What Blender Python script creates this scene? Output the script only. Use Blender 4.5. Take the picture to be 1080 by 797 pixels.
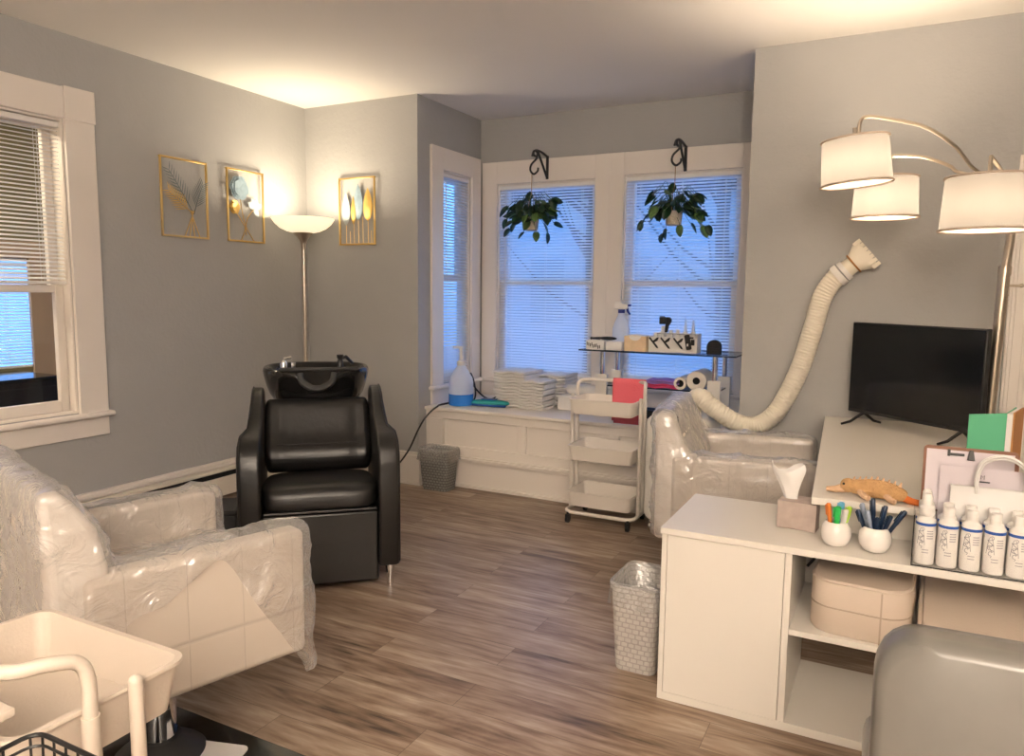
import bpy, bmesh, math, random
from mathutils import Vector, Matrix, Euler, noise

random.seed(7)
PI = math.pi
sc = bpy.context.scene
for o in list(bpy.data.objects):
    bpy.data.objects.remove(o)
COL = sc.collection

# ------------------------------------------------------------------ camera
F_PX = 787.89
cam_d = bpy.data.cameras.new('camera')
cam = bpy.data.objects.new('camera', cam_d)
COL.objects.link(cam)
yaw, pitch, roll = math.radians(-27.272), math.radians(6.577), math.radians(0.608)
fw = Vector((math.sin(yaw) * math.cos(pitch), math.cos(yaw) * math.cos(pitch), -math.sin(pitch)))
rt = Vector((math.cos(yaw), -math.sin(yaw), 0))
up = rt.cross(fw)
r2 = rt * math.cos(roll) + up * math.sin(roll)
u2 = -rt * math.sin(roll) + up * math.cos(roll)
M = Matrix((r2, u2, -fw)).transposed().to_4x4()
M.translation = Vector((0, 0, 1.38))
cam.matrix_world = M
cam_d.sensor_width = 36
cam_d.lens = F_PX / 1080 * 36
cam_d.clip_start = 0.05
sc.camera = cam

# ------------------------------------------------------------------ world, exposure
w = bpy.data.worlds.new('dusk_sky')
sc.world = w
w.use_nodes = True
bg = w.node_tree.nodes['Background']
bg.inputs[0].default_value = (0.15, 0.40, 1.0, 1)
bg.inputs[1].default_value = 1.35
vs = sc.view_settings
vs.view_transform = 'Standard'
vs.look = 'None'
vs.gamma = 1
vs.use_curve_mapping = False
vs.exposure = 0.98

WARM = (1.0, 0.80, 0.58)
TORCH_W = 5.2
SHADE_W = 17
ADDED_CEIL_W = 6
ADDED_UPLIGHT_W = 230


def lamp(name, kind, loc, power, color=WARM, size=0.1, rot=(0, 0, 0), parent=None, spot=None):
    d = bpy.data.lights.new(name, kind)
    d.energy = power
    d.color = color
    if kind == 'AREA':
        d.shape = 'DISK'
        d.size = size
    else:
        d.shadow_soft_size = size
    if kind == 'SPOT':
        d.spot_size = spot
        d.spot_blend = 0.3
    o = bpy.data.objects.new(name, d)
    o.location = loc
    o.rotation_euler = rot
    if parent:
        o.parent = parent
    COL.objects.link(o)
    return o


# ------------------------------------------------------------------ materials
def nt(name):
    m = bpy.data.materials.new(name)
    m.use_nodes = True
    return m, m.node_tree.nodes, m.node_tree.links, m.node_tree.nodes['Principled BSDF']


def mat(name, col, rough=0.5, metal=0.0, bump=0.0, bscale=200, var=0.0, vscale=6, spec=0.5, coat=0, trans=0.0, alpha=1, emis=None, estr=0, sss=0):
    m, n, l, p = nt(name)
    p.inputs['Base Color'].default_value = (*col, 1)
    p.inputs['Roughness'].default_value = rough
    p.inputs['Metallic'].default_value = metal
    p.inputs['Specular IOR Level'].default_value = spec
    p.inputs['Coat Weight'].default_value = coat
    p.inputs['Transmission Weight'].default_value = trans
    p.inputs['Alpha'].default_value = alpha
    if emis:
        p.inputs['Emission Color'].default_value = (*emis, 1)
        p.inputs['Emission Strength'].default_value = estr
    tc = n.new('ShaderNodeTexCoord')
    if var:
        t = n.new('ShaderNodeTexNoise')
        t.inputs['Scale'].default_value = vscale
        t.inputs['Detail'].default_value = 4
        l.new(tc.outputs['Object'], t.inputs['Vector'])
        r = n.new('ShaderNodeMapRange')
        r.inputs['To Min'].default_value = 1 - var
        r.inputs['To Max'].default_value = 1 + var
        l.new(t.outputs['Fac'], r.inputs['Value'])
        x = n.new('ShaderNodeVectorMath')
        x.operation = 'SCALE'
        x.inputs[0].default_value = col
        l.new(r.outputs[0], x.inputs['Scale'])
        l.new(x.outputs[0], p.inputs['Base Color'])
    if bump:
        t = n.new('ShaderNodeTexNoise')
        t.inputs['Scale'].default_value = bscale
        t.inputs['Detail'].default_value = 3
        l.new(tc.outputs['Object'], t.inputs['Vector'])
        b = n.new('ShaderNodeBump')
        b.inputs['Strength'].default_value = bump
        b.inputs['Distance'].default_value = 0.01
        l.new(t.outputs['Fac'], b.inputs['Height'])
        l.new(b.outputs[0], p.inputs['Normal'])
    return m


def floor_mat():
    m, n, l, p = nt('grey_brown_plank_floor')
    tc = n.new('ShaderNodeTexCoord')
    br = n.new('ShaderNodeTexBrick')
    br.offset = 0.37
    br.inputs['Scale'].default_value = 1
    br.inputs['Brick Width'].default_value = 1.25
    br.inputs['Row Height'].default_value = 0.155
    br.inputs['Mortar Size'].default_value = 0.001
    br.inputs['Mortar Smooth'].default_value = 0.3
    br.inputs['Color1'].default_value = (0, 0, 0, 1)
    br.inputs['Color2'].default_value = (1, 1, 1, 1)
    br.inputs['Mortar'].default_value = (0.2, 0.2, 0.2, 1)
    l.new(tc.outputs['Object'], br.inputs['Vector'])
    mp = n.new('ShaderNodeMapping')
    mp.inputs['Scale'].default_value = (1.1, 8.5, 1)
    l.new(tc.outputs['Object'], mp.inputs['Vector'])
    # shift grain per plank
    ad = n.new('ShaderNodeVectorMath')
    ad.operation = 'MULTIPLY_ADD'
    l.new(br.outputs['Color'], ad.inputs[0])
    ad.inputs[1].default_value = (7, 5, 0)
    l.new(mp.outputs[0], ad.inputs[2])
    g1 = n.new('ShaderNodeTexNoise')
    g1.inputs['Scale'].default_value = 1.0
    g1.inputs['Detail'].default_value = 7
    g1.inputs['Roughness'].default_value = 0.65
    g1.inputs['Distortion'].default_value = 0.9
    l.new(ad.outputs[0], g1.inputs['Vector'])
    g2 = n.new('ShaderNodeTexNoise')
    g2.inputs['Scale'].default_value = 5.0
    g2.inputs['Detail'].default_value = 6
    l.new(ad.outputs[0], g2.inputs['Vector'])
    mx = n.new('ShaderNodeMix')
    mx.inputs[0].default_value = 0.35
    l.new(g1.outputs['Fac'], mx.inputs[2])
    l.new(g2.outputs['Fac'], mx.inputs[3])
    pm = n.new('ShaderNodeMath')
    pm.operation = 'MULTIPLY_ADD'
    l.new(br.outputs['Color'], pm.inputs[0])
    pm.inputs[1].default_value = 0.06
    l.new(mx.outputs[0], pm.inputs[2])
    cr = n.new('ShaderNodeValToRGB')
    e = cr.color_ramp.elements
    e[0].position = 0.37
    e[0].color = (0.075, 0.045, 0.029, 1)
    e[1].position = 0.70
    e[1].color = (0.52, 0.43, 0.34, 1)
    k = e.new(0.47)
    k.color = (0.225, 0.15, 0.102, 1)
    k = e.new(0.58)
    k.color = (0.36, 0.27, 0.20, 1)
    l.new(pm.outputs[0], cr.inputs[0])
    dk = n.new('ShaderNodeMix')
    dk.data_type = 'RGBA'
    l.new(br.outputs['Fac'], dk.inputs[0])
    l.new(cr.outputs[0], dk.inputs[6])
    dk.inputs[7].default_value = (0.11, 0.075, 0.05, 1)
    l.new(dk.outputs[2], p.inputs['Base Color'])
    p.inputs['Roughness'].default_value = 0.36
    b = n.new('ShaderNodeBump')
    b.inputs['Strength'].default_value = 0.12
    b.inputs['Distance'].default_value = 0.004
    l.new(mx.outputs[0], b.inputs['Height'])
    l.new(b.outputs[0], p.inputs['Normal'])
    return m


def film_mat():
    m, n, l, p = nt('clear_plastic_film')
    out = n['Material Output']
    n.remove(p)
    tr = n.new('ShaderNodeBsdfTransparent')
    tr.inputs[0].default_value = (0.97, 0.97, 0.97, 1)
    gl = n.new('ShaderNodeBsdfGlossy')
    gl.inputs['Roughness'].default_value = 0.16
    gl.inputs['Color'].default_value = (1, 1, 1, 1)
    df = n.new('ShaderNodeBsdfTranslucent')
    df.inputs[0].default_value = (0.9, 0.9, 0.9, 1)
    dd = n.new('ShaderNodeBsdfDiffuse')
    dd.inputs[0].default_value = (0.9, 0.9, 0.9, 1)
    tc = n.new('ShaderNodeTexCoord')
    t = n.new('ShaderNodeTexNoise')
    t.inputs['Scale'].default_value = 9
    t.inputs['Detail'].default_value = 4
    t.inputs['Distortion'].default_value = 1.5
    l.new(tc.outputs['Object'], t.inputs['Vector'])
    b = n.new('ShaderNodeBump')
    b.inputs['Strength'].default_value = 0.9
    b.inputs['Distance'].default_value = 0.015
    vo = n.new('ShaderNodeTexVoronoi')
    vo.feature = 'DISTANCE_TO_EDGE'
    vo.inputs['Scale'].default_value = 4.5
    dm = n.new('ShaderNodeVectorMath')
    dm.operation = 'MULTIPLY_ADD'
    l.new(t.outputs['Color'], dm.inputs[0])
    dm.inputs[1].default_value = (.35, .35, .35)
    l.new(tc.outputs['Object'], dm.inputs[2])
    l.new(dm.outputs[0], vo.inputs['Vector'])
    vm = n.new('ShaderNodeMath')
    vm.operation = 'MINIMUM'
    l.new(vo.outputs['Distance'], vm.inputs[0])
    vm.inputs[1].default_value = .16
    va = n.new('ShaderNodeMath')
    va.operation = 'MULTIPLY_ADD'
    l.new(vm.outputs[0], va.inputs[0])
    va.inputs[1].default_value = -1.6
    l.new(t.outputs['Fac'], va.inputs[2])
    l.new(va.outputs[0], b.inputs['Height'])
    l.new(b.outputs[0], gl.inputs['Normal'])

    a = n.new('ShaderNodeAddShader')
    m0 = n.new('ShaderNodeMixShader')
    m0.inputs[0].default_value = 0.5
    l.new(df.outputs[0], m0.inputs[1])
    l.new(dd.outputs[0], m0.inputs[2])
    m1 = n.new('ShaderNodeMixShader')
    m1.inputs[0].default_value = 0.42
    l.new(m0.outputs[0], m1.inputs[1])
    l.new(gl.outputs[0], m1.inputs[2])
    lw = n.new('ShaderNodeLayerWeight')
    lw.inputs['Blend'].default_value = 0.35
    l.new(b.outputs[0], lw.inputs['Normal'])
    mr = n.new('ShaderNodeMapRange')
    mr.inputs['To Min'].default_value = 0.26
    mr.inputs['To Max'].default_value = 0.66
    l.new(lw.outputs['Facing'], mr.inputs['Value'])
    m2 = n.new('ShaderNodeMixShader')
    l.new(mr.outputs[0], m2.inputs[0])
    l.new(tr.outputs[0], m2.inputs[1])
    l.new(m1.outputs[0], m2.inputs[2])
    l.new(m2.outputs[0], out.inputs[0])
    return m


def glass_mat(name, tint=(1, 1, 1), gloss=0.08):
    m, n, l, p = nt(name)
    out = n['Material Output']
    n.remove(p)
    tr = n.new('ShaderNodeBsdfTransparent')
    tr.inputs[0].default_value = (*tint, 1)
    gl = n.new('ShaderNodeBsdfGlossy')
    gl.inputs['Roughness'].default_value = 0.02
    lw = n.new('ShaderNodeLayerWeight')
    lw.inputs['Blend'].default_value = 0.5
    pw = n.new('ShaderNodeMath')
    pw.operation = 'POWER'
    pw.inputs[1].default_value = 3.5
    l.new(lw.outputs['Facing'], pw.inputs[0])
    ml = n.new('ShaderNodeMath')
    ml.operation = 'MULTIPLY_ADD'
    ml.inputs[1].default_value = 0.6
    ml.inputs[2].default_value = gloss * 0.3
    l.new(pw.outputs[0], ml.inputs[0])
    mx = n.new('ShaderNodeMixShader')
    l.new(ml.outputs[0], mx.inputs[0])
    l.new(tr.outputs[0], mx.inputs[1])
    l.new(gl.outputs[0], mx.inputs[2])
    l.new(mx.outputs[0], out.inputs[0])
    return m


def translucent_mat(name, col, fac=0.5, gloss=0.0, weave=0.0):
    m, n, l, p = nt(name)
    out = n['Material Output']
    p.inputs['Base Color'].default_value = (*col, 1)
    p.inputs['Roughness'].default_value = 0.6
    t = n.new('ShaderNodeBsdfTranslucent')
    t.inputs[0].default_value = (*col, 1)
    if weave:
        tc = n.new('ShaderNodeTexCoord')
        ns = n.new('ShaderNodeTexNoise')
        mp = n.new('ShaderNodeMapping')
        mp.inputs['Scale'].default_value = (120, 120, 25)
        l.new(tc.outputs['Object'], mp.inputs[0])
        l.new(mp.outputs[0], ns.inputs['Vector'])
        mr = n.new('ShaderNodeMapRange')
        mr.inputs['To Min'].default_value = 1 - weave
        mr.inputs['To Max'].default_value = 1
        l.new(ns.outputs['Fac'], mr.inputs[0])
        sc_ = n.new('ShaderNodeVectorMath')
        sc_.operation = 'SCALE'
        sc_.inputs[0].default_value = col
        l.new(mr.outputs[0], sc_.inputs['Scale'])
        l.new(sc_.outputs[0], t.inputs[0])
    mx = n.new('ShaderNodeMixShader')
    mx.inputs[0].default_value = fac
    l.new(p.outputs[0], mx.inputs[1])
    l.new(t.outputs[0], mx.inputs[2])
    l.new(mx.outputs[0], out.inputs[0])
    return m


def weave_mat(name, c1, c2):
    m, n, l, p = nt(name)
    tc = n.new('ShaderNodeTexCoord')
    sx = n.new('ShaderNodeSeparateXYZ')
    l.new(tc.outputs['Object'], sx.inputs[0])
    ad = n.new('ShaderNodeMath')
    l.new(sx.outputs[0], ad.inputs[0])
    l.new(sx.outputs[1], ad.inputs[1])
    cb = n.new('ShaderNodeCombineXYZ')
    l.new(ad.outputs[0], cb.inputs[0])
    l.new(sx.outputs[2], cb.inputs[1])
    br = n.new('ShaderNodeTexBrick')
    br.inputs['Scale'].default_value = 1
    br.inputs['Brick Width'].default_value = 0.026
    br.inputs['Row Height'].default_value = 0.019
    br.inputs['Mortar Size'].default_value = 0.003
    br.inputs['Mortar Smooth'].default_value = 0.6
    br.inputs['Color1'].default_value = (*c1, 1)
    br.inputs['Color2'].default_value = (*[c * 0.9 for c in c1], 1)
    br.inputs['Mortar'].default_value = (*c2, 1)
    l.new(cb.outputs[0], br.inputs['Vector'])
    l.new(br.outputs['Color'], p.inputs['Base Color'])
    p.inputs['Roughness'].default_value = 0.5
    b = n.new('ShaderNodeBump')
    b.invert = True
    b.inputs['Strength'].default_value = 0.7
    b.inputs['Distance'].default_value = 0.004
    l.new(br.outputs['Fac'], b.inputs['Height'])
    l.new(b.outputs[0], p.inputs['Normal'])
    return m


def quilt_mat(name, col):
    """vinyl with stitched square panels"""
    m, n, l, p = nt(name)
    tc = n.new('ShaderNodeTexCoord')
    sx = n.new('ShaderNodeSeparateXYZ')
    l.new(tc.outputs['Object'], sx.inputs[0])
    outs = []
    for ax, per, off in ((1, 0.16, 0.1), (2, 0.80, 0.5)):
        a = n.new('ShaderNodeMath')
        a.operation = 'MULTIPLY_ADD'
        l.new(sx.outputs[ax], a.inputs[0])
        a.inputs[1].default_value = 1 / per
        a.inputs[2].default_value = off
        f = n.new('ShaderNodeMath')
        f.operation = 'PINGPONG'
        f.inputs[1].default_value = 0.5
        l.new(a.outputs[0], f.inputs[0])
        s = n.new('ShaderNodeMapRange')
        s.inputs['From Min'].default_value = 0.0
        s.inputs['From Max'].default_value = 0.012
        l.new(f.outputs[0], s.inputs[0])
        outs.append(s)
    mn = n.new('ShaderNodeMath')
    mn.operation = 'MINIMUM'
    l.new(outs[0].outputs[0], mn.inputs[0])
    l.new(outs[1].outputs[0], mn.inputs[1])
    mx = n.new('ShaderNodeMix')
    mx.data_type = 'RGBA'
    l.new(mn.outputs[0], mx.inputs[0])
    mx.inputs[6].default_value = (*[c * 0.80 for c in col], 1)
    mx.inputs[7].default_value = (*col, 1)
    l.new(mx.outputs[2], p.inputs['Base Color'])
    p.inputs['Roughness'].default_value = 0.45
    b = n.new('ShaderNodeBump')
    b.inputs['Strength'].default_value = 0.35
    b.inputs['Distance'].default_value = 0.004
    l.new(mn.outputs[0], b.inputs['Height'])
    l.new(b.outputs[0], p.inputs['Normal'])
    return m


MT = dict(
    wall=mat('grey_wall_paint', (0.405, 0.40, 0.392), 0.7, bump=0.25, bscale=38, var=0.04, vscale=5),
    ceiling=mat('ceiling_paint', (0.84, 0.81, 0.77), 0.85, bump=0.06, bscale=30),
    trim=mat('cream_gloss_paint', (0.80, 0.74, 0.68), 0.42, bump=0.05, bscale=25),
    floor=floor_mat(),
    slat=translucent_mat('blind_slat_white', (0.85, 0.85, 0.86), 0.45),
    blindrail=mat('blind_rail_white', (0.82, 0.79, 0.76), 0.5),
    glass=glass_mat('window_glass'),
    darkglass=glass_mat('smoked_shelf_glass', (0.62, 0.70, 0.78), 0.25),
    edgeglass=mat('dark_glass_edge', (0.02, 0.03, 0.04), 0.15),
    clear=glass_mat('clear_acrylic', (1, 1, 1), 0.03),
    film=film_mat(),
    vinyl=mat('beige_vinyl', (0.72, 0.66, 0.60), 0.42, bump=0.12, bscale=60),
    quilt=quilt_mat('shaded_stitched_vinyl', (0.58, 0.51, 0.44)),  # darker than the plain vinyl: shade on outward arm panels put into colour
    blackleather=mat('black_leather', (0.007, 0.007, 0.007), 0.40, bump=0.2, bscale=22, spec=0.75),
    blackgloss=mat('black_gloss', (0.008, 0.008, 0.008), 0.10),
    black=mat('black_plastic', (0.012, 0.012, 0.013), 0.4),
    blackmatte=mat('black_matte', (0.01, 0.01, 0.01), 0.75),
    rubber=mat('dark_rubber', (0.03, 0.03, 0.03), 0.6),
    chrome=mat('chrome', (0.85, 0.85, 0.86), 0.08, 1),
    nickel=mat('brushed_nickel', (0.62, 0.54, 0.44), 0.28, 1),
    gold=mat('gold_metal', (0.83, 0.58, 0.22), 0.3, 1),
    goldleaf=mat('gold_leaf_paint', (0.72, 0.48, 0.14), 0.4, 0.6),
    greyleaf=mat('grey_green_leaf_paint', (0.20, 0.24, 0.25), 0.5, 0.2),
    blueleaf=mat('blue_grey_leaf_paint', (0.28, 0.38, 0.45), 0.5, 0.2, var=0.3, vscale=25),
    paleleaf=mat('pale_blue_leaf_paint', (0.52, 0.58, 0.60), 0.5, 0.2),
    cartwhite=mat('cream_powder_coat', (0.78, 0.72, 0.65), 0.42, bump=0.08, bscale=150),
    cartdarkened=mat('darkened_cream_coat', (0.58, 0.505, 0.43), 0.42, bump=0.08, bscale=150),  # cart cream darkened so the front cart does not clip in near light
    darkcoat=mat('black_wire', (0.012, 0.012, 0.012), 0.4),
    desk=mat('white_laminate', (0.74, 0.70, 0.64), 0.33, bump=0.02, bscale=40),
    towel=mat('white_towel', (0.82, 0.79, 0.76), 0.95, bump=0.8, bscale=220),
    redtowel=mat('coral_red_towel', (0.86, 0.16, 0.20), 0.95, bump=0.6, bscale=220),
    pinktowel=mat('pink_towel', (0.80, 0.07, 0.20), 0.95, bump=0.6, bscale=220),
    purpletowel=mat('purple_towel', (0.42, 0.24, 0.68), 0.95, bump=0.6, bscale=220),
    paper=mat('white_paper', (0.80, 0.78, 0.76), 0.8),
    rollpaper=mat('paper_roll', (0.74, 0.68, 0.60), 0.9, bump=0.3, bscale=200),
    ceramic=mat('white_ceramic', (0.82, 0.78, 0.74), 0.18),
    tissuebox=mat('taupe_patterned_card', (0.42, 0.34, 0.30), 0.7, var=0.25, vscale=32),
    tan=mat('light_wood_card', (0.72, 0.55, 0.36), 0.6, var=0.2, vscale=20),
    lid=mat('beige_vinyl_case', (0.62, 0.52, 0.43), 0.55, bump=0.15, bscale=120),
    piping=mat('case_piping', (0.45, 0.36, 0.28), 0.6),
    hose=mat('cream_hose', (0.80, 0.74, 0.62), 0.5),
    strap=mat('brown_strap', (0.45, 0.20, 0.05), 0.6),
    whiteplastic=mat('white_plastic', (0.80, 0.77, 0.73), 0.35),
    frosted=translucent_mat('frosted_plastic', (0.84, 0.89, 0.95), 0.5),
    bluelq=mat('blue_liquid', (0.03, 0.22, 0.75), 0.15),
    navy=mat('navy_plastic', (0.02, 0.03, 0.22), 0.35),
    blueband=mat('blue_band', (0.02, 0.10, 0.42), 0.4),
    teal=mat('teal_wrap', (0.02, 0.33, 0.32), 0.25, bump=0.4, bscale=30),
    tealblue=mat('blue_wrap', (0.02, 0.09, 0.35), 0.25),
    screen=mat('tv_screen', (0.008, 0.009, 0.010), 0.12),
    shade=translucent_mat('linen_shade', (0.135, 0.126, 0.118), 0.5, weave=0.12),
    shadetrim=mat('shade_binding', (0.55, 0.44, 0.36), 0.8),
    diffuser=translucent_mat('shade_diffuser', (0.70, 0.67, 0.63), 0.8),
    bowl=mat('glowing_frosted_bowl', (0.95, 0.9, 0.8), 0.5, emis=(1.0, 0.80, 0.52), estr=.5),
    bulb=mat('lit_bulb', (1, 1, 1), 0.5, emis=(1.0, 0.82, 0.6), estr=25),
    plant=mat('pothos_leaf', (0.010, 0.045, 0.015), 0.40, var=0.5, vscale=14),
    plantlight=mat('pothos_variegated_leaf', (0.10, 0.19, 0.05), 0.42, var=0.6, vscale=40),
    stem=mat('plant_stem', (0.06, 0.10, 0.03), 0.6),
    rope=mat('jute_rope', (0.42, 0.28, 0.16), 0.9),
    macrame=mat('woven_pot', (0.72, 0.62, 0.50), 0.85, bump=0.9, bscale=120),
    greybin=weave_mat('grey_woven_plastic', (0.26, 0.25, 0.235), (0.07, 0.068, 0.062)),
    whitebin=weave_mat('pale_grey_woven_plastic', (0.55, 0.52, 0.49), (0.40, 0.375, 0.35)),
    green=mat('green_book_cover', (0.10, 0.46, 0.25), 0.5),
    bookbrown=mat('orange_brown_cover', (0.50, 0.22, 0.07), 0.55),
    clipboard=mat('brown_hardboard', (0.20, 0.075, 0.035), 0.5),
    lilac=mat('pale_lilac_paper', (0.66, 0.60, 0.64), 0.8),
    print=mat('dark_print', (0.05, 0.05, 0.06), 0.7),
    logoink=mat('logo_ink', (0.16, 0.17, 0.20), 0.7),
    greyprint=mat('grey_print', (0.42, 0.40, 0.42), 0.8),
    plush=mat('tan_plush', (0.58, 0.34, 0.15), 0.95, bump=0.8, bscale=160, var=0.35, vscale=30),
    plushlight=mat('cream_plush', (0.72, 0.48, 0.30), 0.95, bump=0.8, bscale=160),
    plushorange=mat('orange_plush', (0.80, 0.22, 0.05), 0.95, bump=0.5, bscale=160),
    peno=mat('orange_pen', (0.85, 0.25, 0.05), 0.3),
    peng=mat('green_pen', (0.03, 0.50, 0.10), 0.3),
    penb=mat('light_blue_pen', (0.12, 0.42, 0.65), 0.3),
    penw=mat('grey_white_pen', (0.65, 0.63, 0.60), 0.3),
    penl=mat('lime_pen', (0.42, 0.70, 0.06), 0.3),
    pend=mat('dark_blue_pen', (0.012, 0.03, 0.07), 0.3),
    pens=mat('silver_blue_pen', (0.28, 0.33, 0.42), 0.3),
    greyleather=mat('grey_leather', (0.15, 0.142, 0.128), 0.30, bump=0.2, bscale=9, var=0.25, vscale=7),
    snow=mat('snowy_ground', (0.75, 0.78, 0.85), 0.9, var=0.2, vscale=0.8),
    bark=mat('bark', (0.10, 0.085, 0.075), 0.9),
    siding=mat('house_siding', (0.50, 0.52, 0.55), 0.8),
    roofing=mat('house_roof', (0.12, 0.12, 0.14), 0.9),
    olive=mat('olive_wall_paint', (0.20, 0.17, 0.08), 0.8),
    brownwood=mat('brown_trim_wood', (0.42, 0.30, 0.19), 0.6),
    heater=mat('heater_enamel', (0.76, 0.70, 0.60), 0.4),
)


# ------------------------------------------------------------------ mesh helper
class G:
    def __init__(s):
        s.v = []
        s.f = []
        s.m = Matrix.Identity(4)

    def add(s, vs, fs):
        b = len(s.v)
        s.v += [tuple(s.m @ Vector(v)) for v in vs]
        s.f += [tuple(b + i for i in f) for f in fs]
        return s

    def box(s, x0, y0, z0, x1, y1, z1):
        return s.add([(x0, y0, z0), (x1, y0, z0), (x1, y1, z0), (x0, y1, z0), (x0, y0, z1), (x1, y0, z1), (x1, y1, z1), (x0, y1, z1)],
                     [(3, 2, 1, 0), (4, 5, 6, 7), (0, 1, 5, 4), (1, 2, 6, 5), (2, 3, 7, 6), (3, 0, 4, 7)])

    def loft(s, rings, caps=True, closed=True):
        n = len(rings[0])
        vs = [p for r in rings for p in r]
        fs = []
        for i in range(len(rings) - 1):
            for j in range(n if closed else n - 1):
                k = (j + 1) % n
                fs.append((i * n + j, i * n + k, (i + 1) * n + k, (i + 1) * n + j))
        if caps and closed:
            fs.append(tuple(range(n))[::-1])
            fs.append(tuple((len(rings) - 1) * n + j for j in range(n)))
        return s.add(vs, fs)

    def lathe(s, prof, seg=24, c=(0, 0, 0), caps=True, sx=1, sy=1):
        rings = [[(c[0] + max(r, 1e-4) * sx * math.cos(2 * PI * j / seg), c[1] + max(r, 1e-4) * sy * math.sin(2 * PI * j / seg), c[2] + z) for j in range(seg)] for r, z in prof]
        return s.loft(rings, caps)

    def tube(s, pts, r, seg=8, closed=False, caps=True):
        P = [Vector(p) for p in pts]
        n = len(P)
        rr = r if isinstance(r, (list, tuple)) else [r] * n
        rings = []
        prevn = None
        for i in range(n):
            if closed:
                t = P[(i + 1) % n] - P[i - 1]
            else:
                t = P[min(i + 1, n - 1)] - P[max(i - 1, 0)]
            if t.length < 1e-9:
                t = Vector((0, 0, 1))
            t.normalize()
            if prevn is None:
                a = Vector((0, 0, 1)) if abs(t.z) < 0.9 else Vector((1, 0, 0))
                nn = t.cross(a).normalized()
            else:
                nn = prevn - t * prevn.dot(t)
                if nn.length < 1e-6:
                    nn = t.orthogonal()
                nn.normalize()
            prevn = nn
            bb = t.cross(nn)
            rings.append([tuple(P[i] + (nn * math.cos(2 * PI * j / seg) + bb * math.sin(2 * PI * j / seg)) * rr[i]) for j in range(seg)])
        if closed:
            rings.append(rings[0])
            return s.loft(rings, False)
        return s.loft(rings, caps)

    def sphere(s, c, r, seg=16, ring=10):
        rx, ry, rz = r if isinstance(r, (list, tuple)) else (r, r, r)
        rings = []
        for i in range(ring + 1):
            a = -PI / 2 + PI * i / ring
            k = max(math.cos(a), 1e-3)
            rings.append([(c[0] + rx * k * math.cos(2 * PI * j / seg), c[1] + ry * k * math.sin(2 * PI * j / seg), c[2] + rz * math.sin(a)) for j in range(seg)])
        return s.loft(rings, True)

    def prism(s, poly, d0, d1, axis='y'):
        """poly: 2D points; axis = extrusion axis. y: (x,z) ; x: (y,z) ; z: (x,y)"""
        def mk(p, d):
            return {'y': (p[0], d, p[1]), 'x': (d, p[0], p[1]), 'z': (p[0], p[1], d)}[axis]
        n = len(poly)
        return s.add([mk(p, d0) for p in poly] + [mk(p, d1) for p in poly],
                     [tuple(range(n))[::-1], tuple(range(n, 2 * n))] + [(i, (i + 1) % n, n + (i + 1) % n, n + i) for i in range(n)])

    def obj(s, name, m, parent=None, bevel=0, seg=2, sub=0, smooth=True, solid=0, ang=35):
        me = bpy.data.meshes.new(name)
        me.from_pydata(s.v, [], s.f)
        bm = bmesh.new()
        bm.from_mesh(me)
        bmesh.ops.recalc_face_normals(bm, faces=bm.faces)
        bm.to_mesh(me)
        bm.free()
        o = bpy.data.objects.new(name, me)
        COL.objects.link(o)
        me.materials.append(MT[m] if isinstance(m, str) else m)
        if smooth:
            me.shade_smooth()
            me.set_sharp_from_angle(angle=math.radians(ang))
        if solid:
            md = o.modifiers.new('solid', 'SOLIDIFY')
            md.thickness = solid
            md.offset = 0
        if bevel:
            md = o.modifiers.new('bevel', 'BEVEL')
            md.width = bevel
            md.segments = seg
            md.limit_method = 'ANGLE'
            md.angle_limit = math.radians(40)
            md.harden_normals = False
            me.shade_smooth()
            me.set_sharp_from_angle(angle=math.radians(60))
        if sub:
            md = o.modifiers.new('sub', 'SUBSURF')
            md.levels = sub
            md.render_levels = sub
        if parent:
            o.parent = parent
        return o


def thing(name, label, cat, loc=(0, 0, 0), rotz=0, group=None, kind=None):
    o = bpy.data.objects.new(name, None)
    o.empty_display_size = 0.05
    COL.objects.link(o)
    o.location = loc
    o.rotation_euler = (0, 0, rotz)
    tag(o, label, cat, group, kind)
    return o


def tag(o, label=None, cat=None, group=None, kind=None):
    if label:
        o['label'] = label
    if cat:
        o['category'] = cat
    if group:
        o['group'] = group
    if kind:
        o['kind'] = kind
    return o


def struct(o, label, cat):
    return tag(o, label, cat, None, 'structure')


def copy_tree(o, parent=None):
    c = o.copy()
    COL.objects.link(c)
    if parent:
        c.parent = parent
    for ch in list(o.children):
        if ch.name in KEEP:
            continue
        copy_tree(ch, c)
    return c


KEEP = set()


def arc(c, r, a0, a1, n, f):
    return [f(c[0] + r * math.cos(a0 + (a1 - a0) * i / n), c[1] + r * math.sin(a0 + (a1 - a0) * i / n)) for i in range(n + 1)]


def rrect(x0, y0, x1, y1, r, n=5):
    pts = []
    for cx, cy, a in ((x1 - r, y0 + r, -PI / 2), (x1 - r, y1 - r, 0), (x0 + r, y1 - r, PI / 2), (x0 + r, y0 + r, PI)):
        for i in range(n + 1):
            t = a + PI / 2 * i / n
            pts.append((cx + r * math.cos(t), cy + r * math.sin(t)))
    return pts


def smooth_path(pts, n=8):
    """Catmull-Rom through points"""
    P = [Vector(p) for p in pts]
    P = [P[0] * 2 - P[1]] + P + [P[-1] * 2 - P[-2]]
    out = []
    for i in range(1, len(P) - 2):
        for k in range(n):
            t = k / n
            a, b, c, d = P[i - 1], P[i], P[i + 1], P[i + 2]
            out.append(0.5 * ((2 * b) + (c - a) * t + (2 * a - 5 * b + 4 * c - d) * t * t + (-a + 3 * b - 3 * c + d) * t ** 3))
    out.append(P[-2])
    return out


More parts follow.
